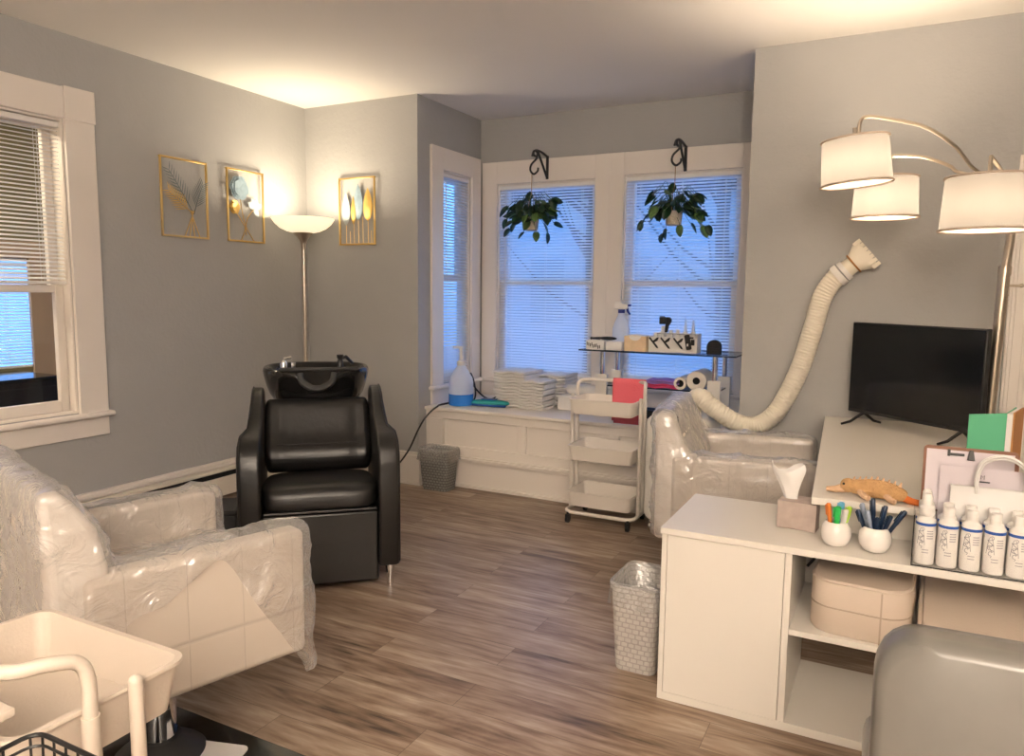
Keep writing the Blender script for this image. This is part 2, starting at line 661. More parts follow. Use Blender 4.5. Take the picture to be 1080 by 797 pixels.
# ------------------------------------------------------------------ room shell
HC = 2.705
WL, WB, AL, AR, AB = -3.99, 4.355, -2.99, -0.78, 5.23
XR, YF = 1.5, -2.3
struct(G().box(WL - .14, YF - .12, -.06, XR + .12, AB + .12, 0).obj('floor', 'floor', smooth=False), 'grey-brown wood plank floor', 'floor')
struct(G().box(WL - .14, YF - .12, HC, XR + .12, AB + .12, HC + .08).obj('ceiling', 'ceiling', smooth=False), 'smooth off-white ceiling over the room and bay', 'ceiling')


def holed(axis, a, b, lo, hi, holes, z1=HC):
    """wall slab. axis 'x': slab spans x a..b, runs along y lo..hi; holes = (p0,p1,z0,z1)"""
    g = G()

    def bx(p0, p1, z0, zz):
        if p1 - p0 < 1e-4 or zz - z0 < 1e-4:
            return
        if axis == 'x':
            g.box(a, p0, z0, b, p1, zz)
        else:
            g.box(p0, a, z0, p1, b, zz)
    p = lo
    for h in holes:
        bx(p, h[0], 0, z1)
        bx(h[0], h[1], 0, h[2])
        bx(h[0], h[1], h[3], z1)
        p = h[1]
    bx(p, hi, 0, z1)
    return g


WIN_L = (1.60, 2.525, 0.69, 2.26)
WIN_S = (4.655, 5.065, 0.70, 2.245)
WIN_A = (-2.835, -2.022, 0.70, 2.205)
WIN_B = (-1.803, -0.978, 0.70, 2.215)
struct(holed('x', WL - .14, WL, YF, WB + .12, [WIN_L]).obj('wall_left', 'wall', smooth=False), 'grey plaster wall with the cream-framed window on the left', 'wall')
struct(G().box(WL, WB, 0, AL, WB + .12, HC).obj('wall_back_left', 'wall', smooth=False), 'short grey wall between the corner and the window bay', 'wall')
struct(G().box(AR, WB, 0, XR, WB + .12, HC).obj('wall_back_right', 'wall', smooth=False), 'grey wall behind the television and arc lamp', 'wall')
struct(holed('x', AL - .12, AL, WB + .12, AB + .12, [WIN_S]).obj('wall_bay_left', 'wall', smooth=False), 'narrow grey side wall of the window bay', 'wall')
struct(G().box(AR, WB + .12, 0, AR + .12, AB + .12, HC).obj('wall_bay_right', 'wall', smooth=False), 'hidden right side wall of the window bay', 'wall')
struct(holed('y', AB, AB + .12, AL, AR, [WIN_A, WIN_B]).obj('wall_bay_back', 'wall', smooth=False), 'grey wall above and around the two bay windows', 'wall')
struct(G().box(XR, YF, 0, XR + .12, WB + .12, HC).obj('wall_right', 'wall', smooth=False), 'right wall outside the view', 'wall')
struct(G().box(WL, YF - .12, 0, XR, YF, HC).obj('wall_front', 'wall', smooth=False), 'wall behind the camera', 'wall')


# ---- windows: local frame x right (seen from inside), y into the wall, z up
def place(o, side):
    if side == 'L':      # left wall faces +X : local x -> +Y, local y -> -X
        o.rotation_euler = (0, 0, PI / 2)
    return o


def window(n, side, org, wdt, z0, z1, depth, casing=0.13, left=True, right=True, sashmid=None, label='', apron=True, castop=0.165, stool=True, ext=None):
    """org: world xy of wall plane at window's local x=0 (left jamb)"""
    t = thing('window_%d' % n, label, 'window', (org[0], org[1], 0), 0, None, 'structure')
    place(t, side)
    g = G()
    cl = casing if left is True else left
    cr = casing if right is True else right
    zc = z0 - .03
    if cl:
        g.box(-cl, -.022, zc, 0, 0, z1 + castop)
    if cr:
        g.box(wdt, -.022, zc, wdt + cr, 0, z1 + castop)
    g.box(0, -.022, z1, wdt, 0, z1 + castop)
    # jamb liners
    g.box(-.002, 0, z0, .012, depth, z1).box(wdt - .012, 0, z0, wdt + .002, depth, z1).box(0, 0, z1 - .012, wdt, depth, z1 + .002).box(0, 0, z0 - .002, wdt, depth, z0 + .012)
    g.obj('casing', 'trim', t, bevel=.004)
    if cl and ext:
        G().box(-cl - .004, -.028, z1 + .0, -.0, 0, z1 + castop + .006).obj('corner_block', 'trim', t, bevel=.003)
    if cr and ext:
        G().box(wdt, -.028, z1 + .0, wdt + cr + .004, 0, z1 + castop + .006).obj('corner_block', 'trim', t, bevel=.003)
    if stool:
        G().box(-cl - .025, -.05, z0 - .035, wdt + cr + .025, 0.0, z0 - .004).obj('stool', 'trim', t, bevel=.012, seg=3)
    if apron:
        G().box(-cl, -.02, z0 - .035 - .105, wdt + cr, 0, z0 - .035).obj('apron', 'trim', t, bevel=.004)
    zm = sashmid if sashmid else (z0 + z1) / 2
    for nm, a, b, y in (('upper_sash', zm - .02, z1 - .012, depth - .035), ('lower_sash', z0 + .012, zm + .02, depth - .075)):
        s = G()
        st = .045
        s.box(.012, y, a, .012 + st, y + .035, b).box(wdt - .012 - st, y, a, wdt - .012, y + .035, b)
        s.box(.012 + st, y, b - .04, wdt - .012 - st, y + .035, b).box(.012 + st, y, a, wdt - .012 - st, y + .035, a + (.06 if nm == 'lower_sash' else .04))
        so = s.obj(nm, 'trim', t, bevel=.004)
        G().box(.012 + st, y + .014, a + .03, wdt - .012 - st, y + .020, b - .03).obj('pane', 'glass', so, smooth=False)
    return t


window(1, 'L', (WL, WIN_L[0]), WIN_L[1] - WIN_L[0], WIN_L[2], WIN_L[3], .13, casing=.165, sashmid=1.37, label='cream-framed double-hung window on the left wall with its blind half raised', ext=True)
window(2, 'L', (AL, WIN_S[0]), WIN_S[1] - WIN_S[0], WIN_S[2], WIN_S[3], .11, casing=.15, right=.13, castop=.155, label='narrow side window of the bay', apron=True, ext=False)
window(3, 'B', (WIN_A[0], AB), WIN_A[1] - WIN_A[0], WIN_A[2], WIN_A[3], .11, casing=.13, right=.11, castop=.17, sashmid=1.45, label='left of the two back bay windows, behind the first hanging plant', ext=False)
window(4, 'B', (WIN_B[0], AB), WIN_B[1] - WIN_B[0], WIN_B[2], WIN_B[3], .11, casing=.11, right=.13, castop=.16, sashmid=1.45, label='right of the two back bay windows, behind the glass shelf table', ext=False)
struct(G().box(AR - .022, 4.50, .56, AR, 4.66, 2.40).obj('trim_1', 'trim', bevel=.004), 'cream casing board at the right end of the bay', 'trim')


def blind(side, org, wdt, ztop, zbot, label, tilt, yoff, wand=None, group=None):
    t = thing('window_blind', label, 'blind', (org[0], org[1], 0), 0, group)
    place(t, side)
    G().box(.008, yoff - .016, ztop - .03, wdt - .008, yoff + .02, ztop).obj('headrail', 'blindrail', t, bevel=.003)
    g = G()
    z = ztop - .045
    sp = .0215
    hw = .0125
    ca, sa = math.cos(tilt), math.sin(tilt)
    while z > zbot + .02:
        # slightly crowned slat, room side edge lower for positive tilt
        pts = []
        for k, (d, c) in enumerate(((-hw, 0), (0, .0022), (hw, 0))):
            pts.append((yoff + d * ca - c * sa, z + d * sa + c * ca))
        vs = [(.012, p[0], p[1]) for p in pts] + [(wdt - .012, p[0], p[1]) for p in pts]
        g.add(vs, [(0, 1, 4, 3), (1, 2, 5, 4)])
        z -= sp
    g.obj('slats', 'slat', t, ang=80)
    G().box(.010, yoff - .013, zbot, wdt - .010, yoff + .013, zbot + .016).obj('bottom_rail', 'blindrail', t, bevel=.003)
    c = G()
    for fx in (.14, .5, .86) if wdt > .5 else (.2, .8):
        c.box(wdt * fx - .0012, yoff - .0145, zbot, wdt * fx + .0012, yoff - .0135, ztop - .03)
        c.box(wdt * fx - .0012, yoff + .0135, zbot, wdt * fx + .0012, yoff + .0145, ztop - .03)
    c.obj('ladder_cords', 'blindrail', t, smooth=False)
    if wand:
        G().tube([(wand, yoff - .022, ztop - .04), (wand, yoff - .026, ztop - .75)], .0035, 6).obj('tilt_wand', 'whiteplastic', t)
    return t


blind('L', (WL, WIN_L[0]), WIN_L[1] - WIN_L[0], 2.245, 1.395, 'white slatted blind half raised in the left wall window', math.radians(26), .035, None)
blind('L', (AL, WIN_S[0]), WIN_S[1] - WIN_S[0], 2.232, .715, 'narrow lowered blind in the side window of the bay', math.radians(38), .022, .06)
blind('B', (WIN_A[0], AB), WIN_A[1] - WIN_A[0], 2.193, .715, 'lowered blind behind the towels and the left hanging plant', math.radians(38), .022, .07)
blind('B', (WIN_B[0], AB), WIN_B[1] - WIN_B[0], 2.203, .715, 'lowered blind behind the glass shelf table and right hanging plant', math.radians(38), .022, .07)

# ---- baseboards
struct(G().box(WL, WB - .02, .0, AL + .02, WB, .2).box(WL, WB - .035, .2, AL + .035, WB, .215).box(WL, WB - .028, .215, AL + .028, WB, .235).box(WL, WB - .035, 0, AL + .035, WB, .018)
       .box(AL, WB, 0, AL + .02, 4.47, .2).box(AL, WB, .2, AL + .035, 4.47, .215).box(AL, WB, .215, AL + .028, 4.47, .235).obj('baseboard_back', 'trim', bevel=.003),
       'tall cream baseboard beside the black chair', 'baseboard')
struct(G().box(WL, YF, .0, WL + .02, WB - .036, .2).box(WL, YF, .2, WL + .034, WB - .036, .215).box(WL, YF, .215, WL + .027, WB - .036, .235).obj('baseboard_left', 'trim', bevel=.003),
       'tall cream baseboard along the left wall', 'baseboard')
struct(G().box(AR, WB - .02, .0, XR, WB, .2).box(AR, WB - .034, .2, XR, WB, .215).obj('baseboard_right', 'trim', bevel=.003), 'cream baseboard under the wall behind the desk', 'baseboard')
ht = thing('baseboard_heater', 'low cream heater with a black slot along the left wall', 'heater', (WL + .036, 3.2, 0))
G().box(0, -.95, .02, .055, .85, .145).box(0, -.95, .145, .012, .85, .195).box(0, -.95, .18, .06, .85, .198).obj('cover', 'heater', ht, bevel=.003)
G().box(.012, -.94, .145, .045, .84, .178).obj('slot', 'blackmatte', ht, smooth=False)

# ---- built-in window seat
ws = thing('window_bench', 'built-in cream panelled window seat filling the bay', 'window seat', ((AL + AR) / 2, 4.47, 0))
hx = (AR - AL) / 2
G().box(-hx + .002, -.045, .535, hx - .002, .758, .56).obj('seat_board', 'trim', ws, bevel=.006)
fp = G().box(-hx + .002, .0, 0, hx - .002, .03, .535)
fp.box(-hx + .002, -.022, .478, hx - .002, 0, .535).box(-hx + .002, -.022, .222, hx - .002, 0, .29)
xs = [(-hx, -.957), (-.363, -.298), (.296, .361), (.95, hx)]
for a, b in xs:
    fp.box(max(a, -hx + .002), -.022, .29, min(b, hx - .002), 0, .478)
fp.obj('front_panel', 'trim', ws, bevel=.003)
G().box(-hx + .036, -.046, .196, hx - .002, 0, .214).box(-hx + .036, -.034, .182, hx - .002, 0, .196).box(-hx + .036, -.034, .214, hx - .002, 0, .226).box(-hx + .036, -.016, 0, hx - .002, 0, .182).box(-hx + .036, -.036, 0, hx - .002, 0, .022).obj('base_molding', 'trim', ws, bevel=.003)

# ---- door at right edge
dr = thing('door_1', 'cream door casing at the right end of the back wall', 'door', (.465, WB, 0), 0, None, 'structure')
G().box(0, -.024, 0, .11, 0, 2.05).box(.11, -.024, 1.97, 1.0, 0, 2.05).box(.012, -.03, 0, .03, -.02, 2.05).box(.07, -.03, 0, .09, -.02, 1.98).obj('casing', 'trim', dr, bevel=.003)
G().box(.112, -.012, .01, .98, -.001, 1.968).obj('door_leaf', 'trim', dr, bevel=.003)

# ---- outside the windows
struct(G().box(-14, 5.45, -.65, 12, 40, -.6).obj('ground', 'snow', smooth=False), 'pale ground outside the bay windows', 'ground')
hs = thing('house', 'neighbouring house faintly seen through the bay blinds', 'house', (-5.2, 17, -.6))
G().box(-4, 0, 0, 3.2, 6, 4.2).obj('wall', 'siding', hs, smooth=False)
G().prism([(-4.3, 4.2), (3.5, 4.2), (-.4, 6.8)], -.3, 6.3, 'y').obj('roof', 'roofing', hs, smooth=False)
for x in (-2.6, -.4, 1.8):
    G().box(x - .45, -.03, 1.2, x + .45, .01, 2.8).obj('window', mat('dim_panes', (.30, .33, .36), .3), hs, smooth=False)
random.seed(3)
for i, (x, y, lb) in enumerate(((-2.4, 11.5, 'bare tree seen through the right bay blind'), (-4.9, 12.5, 'bare tree seen through the left bay blind'))):
    tr = thing('bare_tree', lb, 'tree', (x, y, -.62))
    G().tube([(0, 0, 0), (.05, 0, 1.5), (-.05, .1, 3), (.1, 0, 5.5)], [.16, .13, .1, .04], 8).obj('trunk', 'bark', tr)
    b = G()
    for k in range(26):
        z = random.uniform(1.4, 5)
        a = random.uniform(0, 2 * PI)
        ln = random.uniform(.7, 1.9)
        b.tube([(0, .05, z), (ln * .5 * math.cos(a), ln * .5 * math.sin(a), z + ln * .35), (ln * math.cos(a), ln * math.sin(a), z + ln * .9)], [.035, .022, .008], 5)
    b.obj('branches', 'bark', tr)
# enclosed porch beyond the left window
pr = thing('porch', 'dim enclosed porch seen through the left wall window', 'porch', (-4.13, 2.6, 0), 0, None, 'structure')
G().box(-1.7, -2.6, -.05, 0, 2.4, 0).obj('porch_floor', 'brownwood', pr, smooth=False)
G().box(-1.7, -2.6, 2.6, 0, 2.4, 2.65).obj('porch_ceiling', 'trim', pr, smooth=False)
g = G()
for a in (holed('x', -1.58, -1.47, -2.6, 2.4, [(-.95, .70, .80, 1.60)], 2.6),):
    g.v += a.v
    g.f += a.f
g.box(-1.47, 2.3, 0, 0, 2.4, 2.6).box(-1.47, -2.6, 0, 0, -2.5, 2.6)
g.obj('porch_wall', 'olive', pr, smooth=False)
G().box(-1.47, .62, .72, -1.44, .78, 1.7).box(-1.47, -1.05, .72, -1.44, -.93, 1.7).box(-1.47, -.93, 1.58, -1.44, .62, 1.7).obj('porch_window_trim', 'brownwood', pr, bevel=.003)
pb = blind('L', (-5.6, 1.65), 1.65, 1.59, .80, 'lit blind of the porch window seen through the left wall window', math.radians(28), .02)
bc = thing('storage_cabinet', 'black cabinet standing in the porch, seen below the raised blind', 'cabinet', (-5.05, 2.35, 0))
G().box(-.5, -.8, 0, .0, .72, .76).obj('body', 'blackmatte', bc, bevel=.004)
G().box(-.52, -.82, .76, .02, .74, .785).obj('top', 'blackgloss', bc, bevel=.004)
G().box(.0, .05, .30, .006, .70, .72).obj('door', 'black', bc, bevel=.003)
lamp('added_porch_light', 'POINT', (-.5, -1.2, 2.45), 40, (1, .85, .62), .08, (0, 0, 0), pr)  # added light without a fixture, brightens the olive porch walls
# unseen second torchiere, added behind the camera to brighten ceiling and room
fl = thing('floor_lamp', 'unseen torchiere added behind the camera to brighten the room', 'floor lamp', (.75, -1.8, 0))
G().lathe([(.15, 0), (.15, .015), (.13, .025), (.02, .035)], 32).tube([(0, 0, .03), (0, 0, 1.74)], .0135, 12).obj('pole', 'nickel', fl)
G().lathe([(.06, 1.73), (.16, 1.76), (.215, 1.83), (.21, 1.83), (.155, 1.765), (.03, 1.74)], 40).obj('lamp_shade', 'bowl', fl)
lamp('added_uplight', 'AREA', (0, 0, 1.828), ADDED_UPLIGHT_W, (1.0, .86, .72), .36, (PI, 0, 0), fl)
# unseen ceiling light, added behind the camera for extra brightness
cl = thing('added_ceiling_light', 'unseen round ceiling light added behind the camera for brightness', 'ceiling light', (-1.6, -1.7, HC))
G().lathe([(.17, -.002), (.18, -.02), (.16, -.03)], 32).obj('base', 'whiteplastic', cl)
G().lathe([(.155, -.03), (.15, -.06), (.10, -.085), (.01, -.095)], 32).obj('diffuser', mat('lit_diffuser', (1, 1, 1), .5, emis=(1, .8, .6), estr=4), cl)
lamp('added_ceiling_bulb', 'POINT', (0, 0, -.20), ADDED_CEIL_W, (1.0, .82, .67), .14, (0, 0, 0), cl)


# ================================================================== large furniture
def leg_taper(x, y, z0, z1, r0, r1):
    return G().tube([(x, y, z0), (x, y, z1)], [r0, r1], 12)


# ---- black shampoo chair: local x image-right, y backwards, z up
SH = thing('shampoo_chair', 'black leather shampoo chair with a black backwash bowl behind its headrest', 'shampoo chair', (-2.255, 2.515, 0), math.radians(42.65))
G().box(-.258, .03, .035, .258, .60, .37).obj('front_panel', 'blackleather', SH, bevel=.012, seg=3)


def cushion(g, prof, x0, x1, n=9, crown=.02, waves=None):
    """soft slab: prof is closed (y,z) loop; ends rounded"""
    rings = []
    cy = sum(p[0] for p in prof) / len(prof)
    cz = sum(p[1] for p in prof) / len(prof)
    for i in range(n + 1):
        t = i / n
        x = x0 + (x1 - x0) * t
        e = min(t, 1 - t) * n
        k = {0: .82, 1: .97}.get(int(e), 1.0)
        rings.append([(x, cy + (p[0] - cy) * k, cz + (p[1] - cz) * k + crown * math.sin(PI * t) * (1 if p[1] > cz else 0)) for p in prof])
    return g.loft(rings)


g = G()
cushion(g, [(.02, .375), (.004, .40), (.004, .455), (.03, .490), (.10, .500), (.25, .488), (.42, .470), (.52, .46), (.52, .375)], -.266, .266, 9, .006)
g.obj('seat', 'blackleather', SH, sub=2)
G().tube([(-.245, .012, .385), (.245, .012, .385)], .006, 6).obj('seat_piping', 'blackleather', SH)
# backrest, with lumbar roll and side channels
g = G()
rings = []
NX = 14
for i in range(NX + 1):
    x = -.266 + .532 * i / NX
    a = abs(x) / .266
    groove = .022 * math.exp(-((abs(x) - .185) / .018) ** 2)
    end = .03 if i in (0, NX) else 0
    fr = []
    for (y, z, gr) in ((.44, .47, 0), (.395, .50, .2), (.375, .555, .5), (.395, .605, .8), (.445, .64, 1), (.475, .69, 1), (.50, .74, 1), (.525, .79, .8), (.55, .83, .3)):
        fr.append((x, y + groove * gr + end + .02 * a * a * gr * -1, z))
    bk = [(x, .66, .82), (x, .60, .65), (x, .54, .45)]
    rings.append(fr + bk)
g.loft(rings)
g.obj('backrest', 'blackleather', SH, sub=2)
G().tube([(-.20, .382, .625), (0, .388, .622), (.20, .382, .625)], .004, 6).obj('back_seam', 'black', SH)
for s in (-1, 1):
    g = G()
    prof = [(.015, .105), (.0, .13), (.0, .58), (.012, .645), (.05, .695), (.11, .722), (.19, .742), (.28, .80), (.36, .862), (.44, .888), (.52, .893), (.58, .87), (.62, .80), (.64, .50), (.64, .105)]
    rings = []
    for x, k in ((.258, .97), (.263, 1), (.335, 1), (.350, .99), (.357, .965)):
        rings.append([(s * (x - (.045 * min(1, max(0, (p[0] - .10) / .12)) * (p[1] > .3) * (x - .258) / .099)), .32 + (p[0] - .32) * k, .5 + (p[1] - .5) * k) for p in prof])
    if s < 0:
        rings = rings[::-1]
    g.loft(rings)
    g.obj('arm', 'blackleather', SH, bevel=.009, seg=3)
    G().tube([(s * (.348 - .041 * min(1, max(0, (p[0] - .10) / .12))), p[0] - .003, p[1] + .003) for p in prof[1:12]], .004, 6).obj('arm_piping', 'blackleather', SH)
    for y in (.06, .58):
        leg_taper(s * .312, y, 0, .115, .016, .024).obj('leg', 'chrome', SH)
# bowl
g = G()
NA = 40
c0 = (0, .80)
rings = []


def bowl_ring(rx, ry, z, dip):
    out = []
    for j in range(NA):
        a = 2 * PI * j / NA
        ca, sa = math.cos(a), math.sin(a)
        e = 2.6
        k = (abs(ca) ** e + abs(sa) ** e) ** (-1 / e)
        x, y = rx * k * ca, ry * k * sa
        d = dip * math.exp(-(x / .075) ** 2) * (1 if sa < 0 else 0)
        out.append((c0[0] + x, c0[1] + y, z - d))
    return out


for rx, ry, z, dip in ((.10, .10, .74, 0), (.20, .19, .765, 0), (.252, .238, .83, 0), (.272, .254, .92, .05), (.280, .258, .955, .085), (.272, .252, .972, .09), (.255, .236, .972, .09), (.235, .215, .95, .07), (.215, .20, .90, .03), (.15, .14, .82, 0), (.03, .03, .80, 0)):
    rings.append(bowl_ring(rx, ry, z, dip))
g.loft(rings)
bw = g.obj('backwash_bowl', 'blackgloss', SH, sub=1)
g = G()
g.tube(smooth_path([(-.085, .555, .955), (-.075, .538, .915), (-.04, .525, .888), (0, .522, .880), (.04, .525, .888), (.075, .538, .915), (.085, .555, .955)], 5), .017, 10)
g.obj('neck_rest', 'rubber', bw)
G().box(-.19, .57, .965, .21, .595, .982).obj('rim_bar', 'black', bw, bevel=.006)
f = G()
f.lathe([(.018, 0), (.018, .035), (.012, .05)], 14, (-.165, .64, .965)).tube([(-.165, .64, 1.0), (-.165, .64, 1.025), (-.13, .66, 1.03)], .008, 8).lathe([(.014, 0), (.014, .04)], 12, (-.115, .64, .965))
f.obj('faucet', 'chrome', bw)
f = G()
f.lathe([(.016, 0), (.016, .04), (.011, .05), (.018, .06), (.018, .075)], 14, (.12, .64, .968)).tube([(.12, .64, 1.02), (.15, .66, 1.03), (.185, .72, .99)], .009, 8)
f.obj('spray_head', 'black', bw)
G().tube([(0, .88, .05), (0, .86, .80)], .05, 16).box(-.16, .66, 0, .16, 1.0, .05).obj('bowl_stand', 'black', SH)
bx = thing('storage_box', 'low dark box on the floor beside the black chair, left side', 'box', (-2.889, 2.489, 0), math.radians(42.65))
G().box(-.09, -.08, 0, .09, .16, .30).obj('body', 'rubber', bx, bevel=.006)
G().box(-.095, -.085, .30, .095, .165, .325).obj('lid', 'black', bx, bevel=.006)

# ---- torchiere
TO = thing('floor_lamp', 'lit torchiere floor lamp with a frosted bowl in the room corner', 'floor lamp', (-3.70, 4.0, 0))
G().lathe([(.15, 0), (.15, .015), (.13, .025), (.02, .035)], 32).obj('base', 'nickel', TO)
G().tube([(0, 0, .03), (0, 0, 1.70)], .0135, 12).lathe([(.018, 0), (.018, .02)], 12, (0, 0, .85)).lathe([(.018, 0), (.018, .02)], 12, (0, 0, 1.40)).obj('pole', 'nickel', TO)
G().lathe([(.016, 1.655), (.018, 1.69), (.026, 1.72), (.045, 1.745), (.066, 1.762), (.070, 1.775)], 24).obj('cup', 'nickel', TO)
prof = [(.06, 1.768), (.11, 1.779), (.155, 1.80), (.19, 1.83), (.212, 1.862), (.2145, 1.868), (.209, 1.868), (.186, 1.836), (.15, 1.806), (.105, 1.786), (.03, 1.776)]
G().lathe(prof, 40).obj('lamp_shade', 'bowl', TO)
lamp('torchiere_bulb', 'AREA', (0, 0, 1.862), TORCH_W, (1.0, .83, .60), .36, (PI, 0, 0), TO)
G().sphere((0, 0, 1.80), .018, 12, 8).obj('bulb', 'bulb', TO)

# ---- arc lamp
AX, AY = .390, 3.96
AT = thing('arc_floor_lamp', 'gold-toned arc floor lamp with three lit drum shades behind the television', 'floor lamp', (AX, AY, 0))
G().lathe([(.16, 0), (.16, .03), (.15, .04), (.03, .045)], 36).obj('base', 'nickel', AT)
G().tube([(-.01, 0, .04), (0, 0, .9), (.012, 0, 1.50)], .023, 16).obj('pole', 'nickel', AT)
G().tube([(.012, 0, 1.48), (.022, -.005, 1.62), (.022, -.02, 1.71), (.008, -.05, 1.81), (-.02, -.10, 1.875)], .0175, 14).obj('pole_neck', 'nickel', AT)
G().tube([(.012, 0, 1.475), (.012, 0, 1.515)], .0255, 16).tube([(.012, 0, 1.385), (.012, 0, 1.39)], .0245, 16).obj('collar', 'nickel', AT)
G().tube([(.03, 0, 1.43), (.075, -.01, 1.43)], .006, 8).sphere((.078, -.01, 1.43), .010, 10, 6).obj('knob', 'nickel', AT)


def drum(center, r, h, tilt, attach, pts, seed):
    C0 = Vector(center)
    a = G().tube(smooth_path([Vector(p) - Vector((AX, AY, 0)) for p in pts], 8), .0075, 10).obj('arm', 'nickel', AT)
    g = G()
    g.m = Matrix.Translation(C0 - Vector((AX, AY, 0))) @ tilt
    N = 48
    rings = [[((rr) * math.cos(2 * PI * j / N), (rr) * math.sin(2 * PI * j / N), z) for j in range(N)] for rr, z in ((r, -h / 2), (r * .93, h / 2))]
    g.loft(rings, caps=False)
    so = g.obj('lamp_shade', 'shade', AT)
    for rr, z, nm in ((r + .002, -h / 2, 'a'), (r * .93 + .002, h / 2, 'b')):
        t = G()
        t.m = g.m
        t.tube([(rr * math.cos(2 * PI * j / 40), rr * math.sin(2 * PI * j / 40), z + (.005 if nm == 'a' else -.004)) for j in range(40)], .0045, 6, closed=True).obj('shade_binding', 'shadetrim', so)
    d = G()
    d.m = g.m
    d.lathe([(r * .985, -h / 2 + .006), (r * .985, -h / 2 + .009)], 40).obj('diffuser', 'diffuser', so)
    s = G()
    s.m = g.m
    s.tube([(0, 0, h / 2 + .045), (0, 0, .05)], .008, 8).lathe([(.02, .0), (.022, .055), (.012, .065)], 14)
    for k in range(3):
        an = k * 2 * PI / 3
        s.tube([(0, 0, h / 2 - .012), (r * .92 * math.cos(an), r * .92 * math.sin(an), h / 2 - .012)], .002, 5)
    s.obj('socket', 'nickel', so)
    b = G()
    b.m = g.m
    b.sphere((0, 0, -.03), (.028, .028, .035), 14, 8).obj('bulb', 'bulb', so)
    p = g.m @ Vector((0, 0, -.012))
    lamp('shade_bulb', 'POINT', p, SHADE_W, (1.0, .80, .58), .045, (0, 0, 0), AT)


rot1 = Matrix.Rotation(math.radians(9), 4, Vector((.46, .88, 0))) @ Matrix.Rotation(math.radians(0), 4, 'X')
TOP = (AX - .02, AY - .10, 1.875)
drum((-.205, 3.575, 1.945), .141, .195, Matrix.Rotation(math.radians(-5), 4, Vector((-.25, .97, 0))), None,
     [TOP, (.254, 3.80, 1.912), (.164, 3.73, 2.009), (.049, 3.66, 2.083), (-.081, 3.62, 2.118), (-.172, 3.585, 2.131), (-.197, 3.578, 2.11), (-.20, 3.575, 2.06)], 1)
drum((-.088, 3.85, 1.82), .139, .185, Matrix.Identity(4), None,
     [TOP, (.199, 3.86, 1.916), (.155, 3.855, 1.947), (.06, 3.85, 1.989), (-.03, 3.85, 2.003), (-.072, 3.85, 2.003), (-.087, 3.85, 1.98), (-.088, 3.85, 1.93)], 2)
drum((.262, 3.28, 1.718), .152, .20, Matrix.Identity(4), None,
     [TOP, (.345, 3.65, 1.845), (.307, 3.42, 1.858), (.268, 3.31, 1.885), (.262, 3.288, 1.882), (.262, 3.28, 1.83)], 3)


# ---- styling chairs; local x to the sitter's right, y forward
def styling_chair(name, label, loc, rz, wide, base_mat='chrome', bh=.87, off=(0, 0)):
    t = thing(name, label, 'salon chair', loc, rz)
    h = wide / 2
    for s in (-1, 1):
        x0, x1 = (h - .085, h) if s > 0 else (-h, -h + .085)
        G().box(x0, -.27, .25, x1, .35, .645).obj('armrest', 'quilt', t, bevel=.022, seg=4)
    G().box(-h + .088, -.24, .25, h - .088, .30, .36).obj('seat_base', 'vinyl', t, bevel=.01)
    G().box(-h + .088, -.24, .36, h - .088, .335, .485).obj('seat_cushion', 'vinyl', t, bevel=.045, seg=4)
    g = G()
    rings = []
    for z, y0, y1, e in ((.25, -.345, -.20, 0), (.58, -.345, -.185, 0), (bh - .10, -.35, -.225, 0), (bh - .025, -.355, -.275, .01), (bh, -.345, -.30, .025)):
        rings.append([(-h + .015 + e, y0, z), (h - .015 - e, y0, z), (h - .015 - e, y1, z), (-h + .015 + e, y1, z)])
    g.loft(rings).obj('backrest', 'vinyl', t, bevel=.03, seg=4)
    G().tube([(off[0], off[1], .03), (off[0], off[1], .25)], .05, 24).lathe([(.07, .225), (.07, .25)], 24, (off[0], off[1], 0)).obj('pump_column', 'chrome', t)
    G().lathe([(.13, .0), (.13, .012), (.12, .022), (.08, .05), (.06, .07)], 48, (off[0], off[1], 0)).obj('base', base_mat, t)
    return t


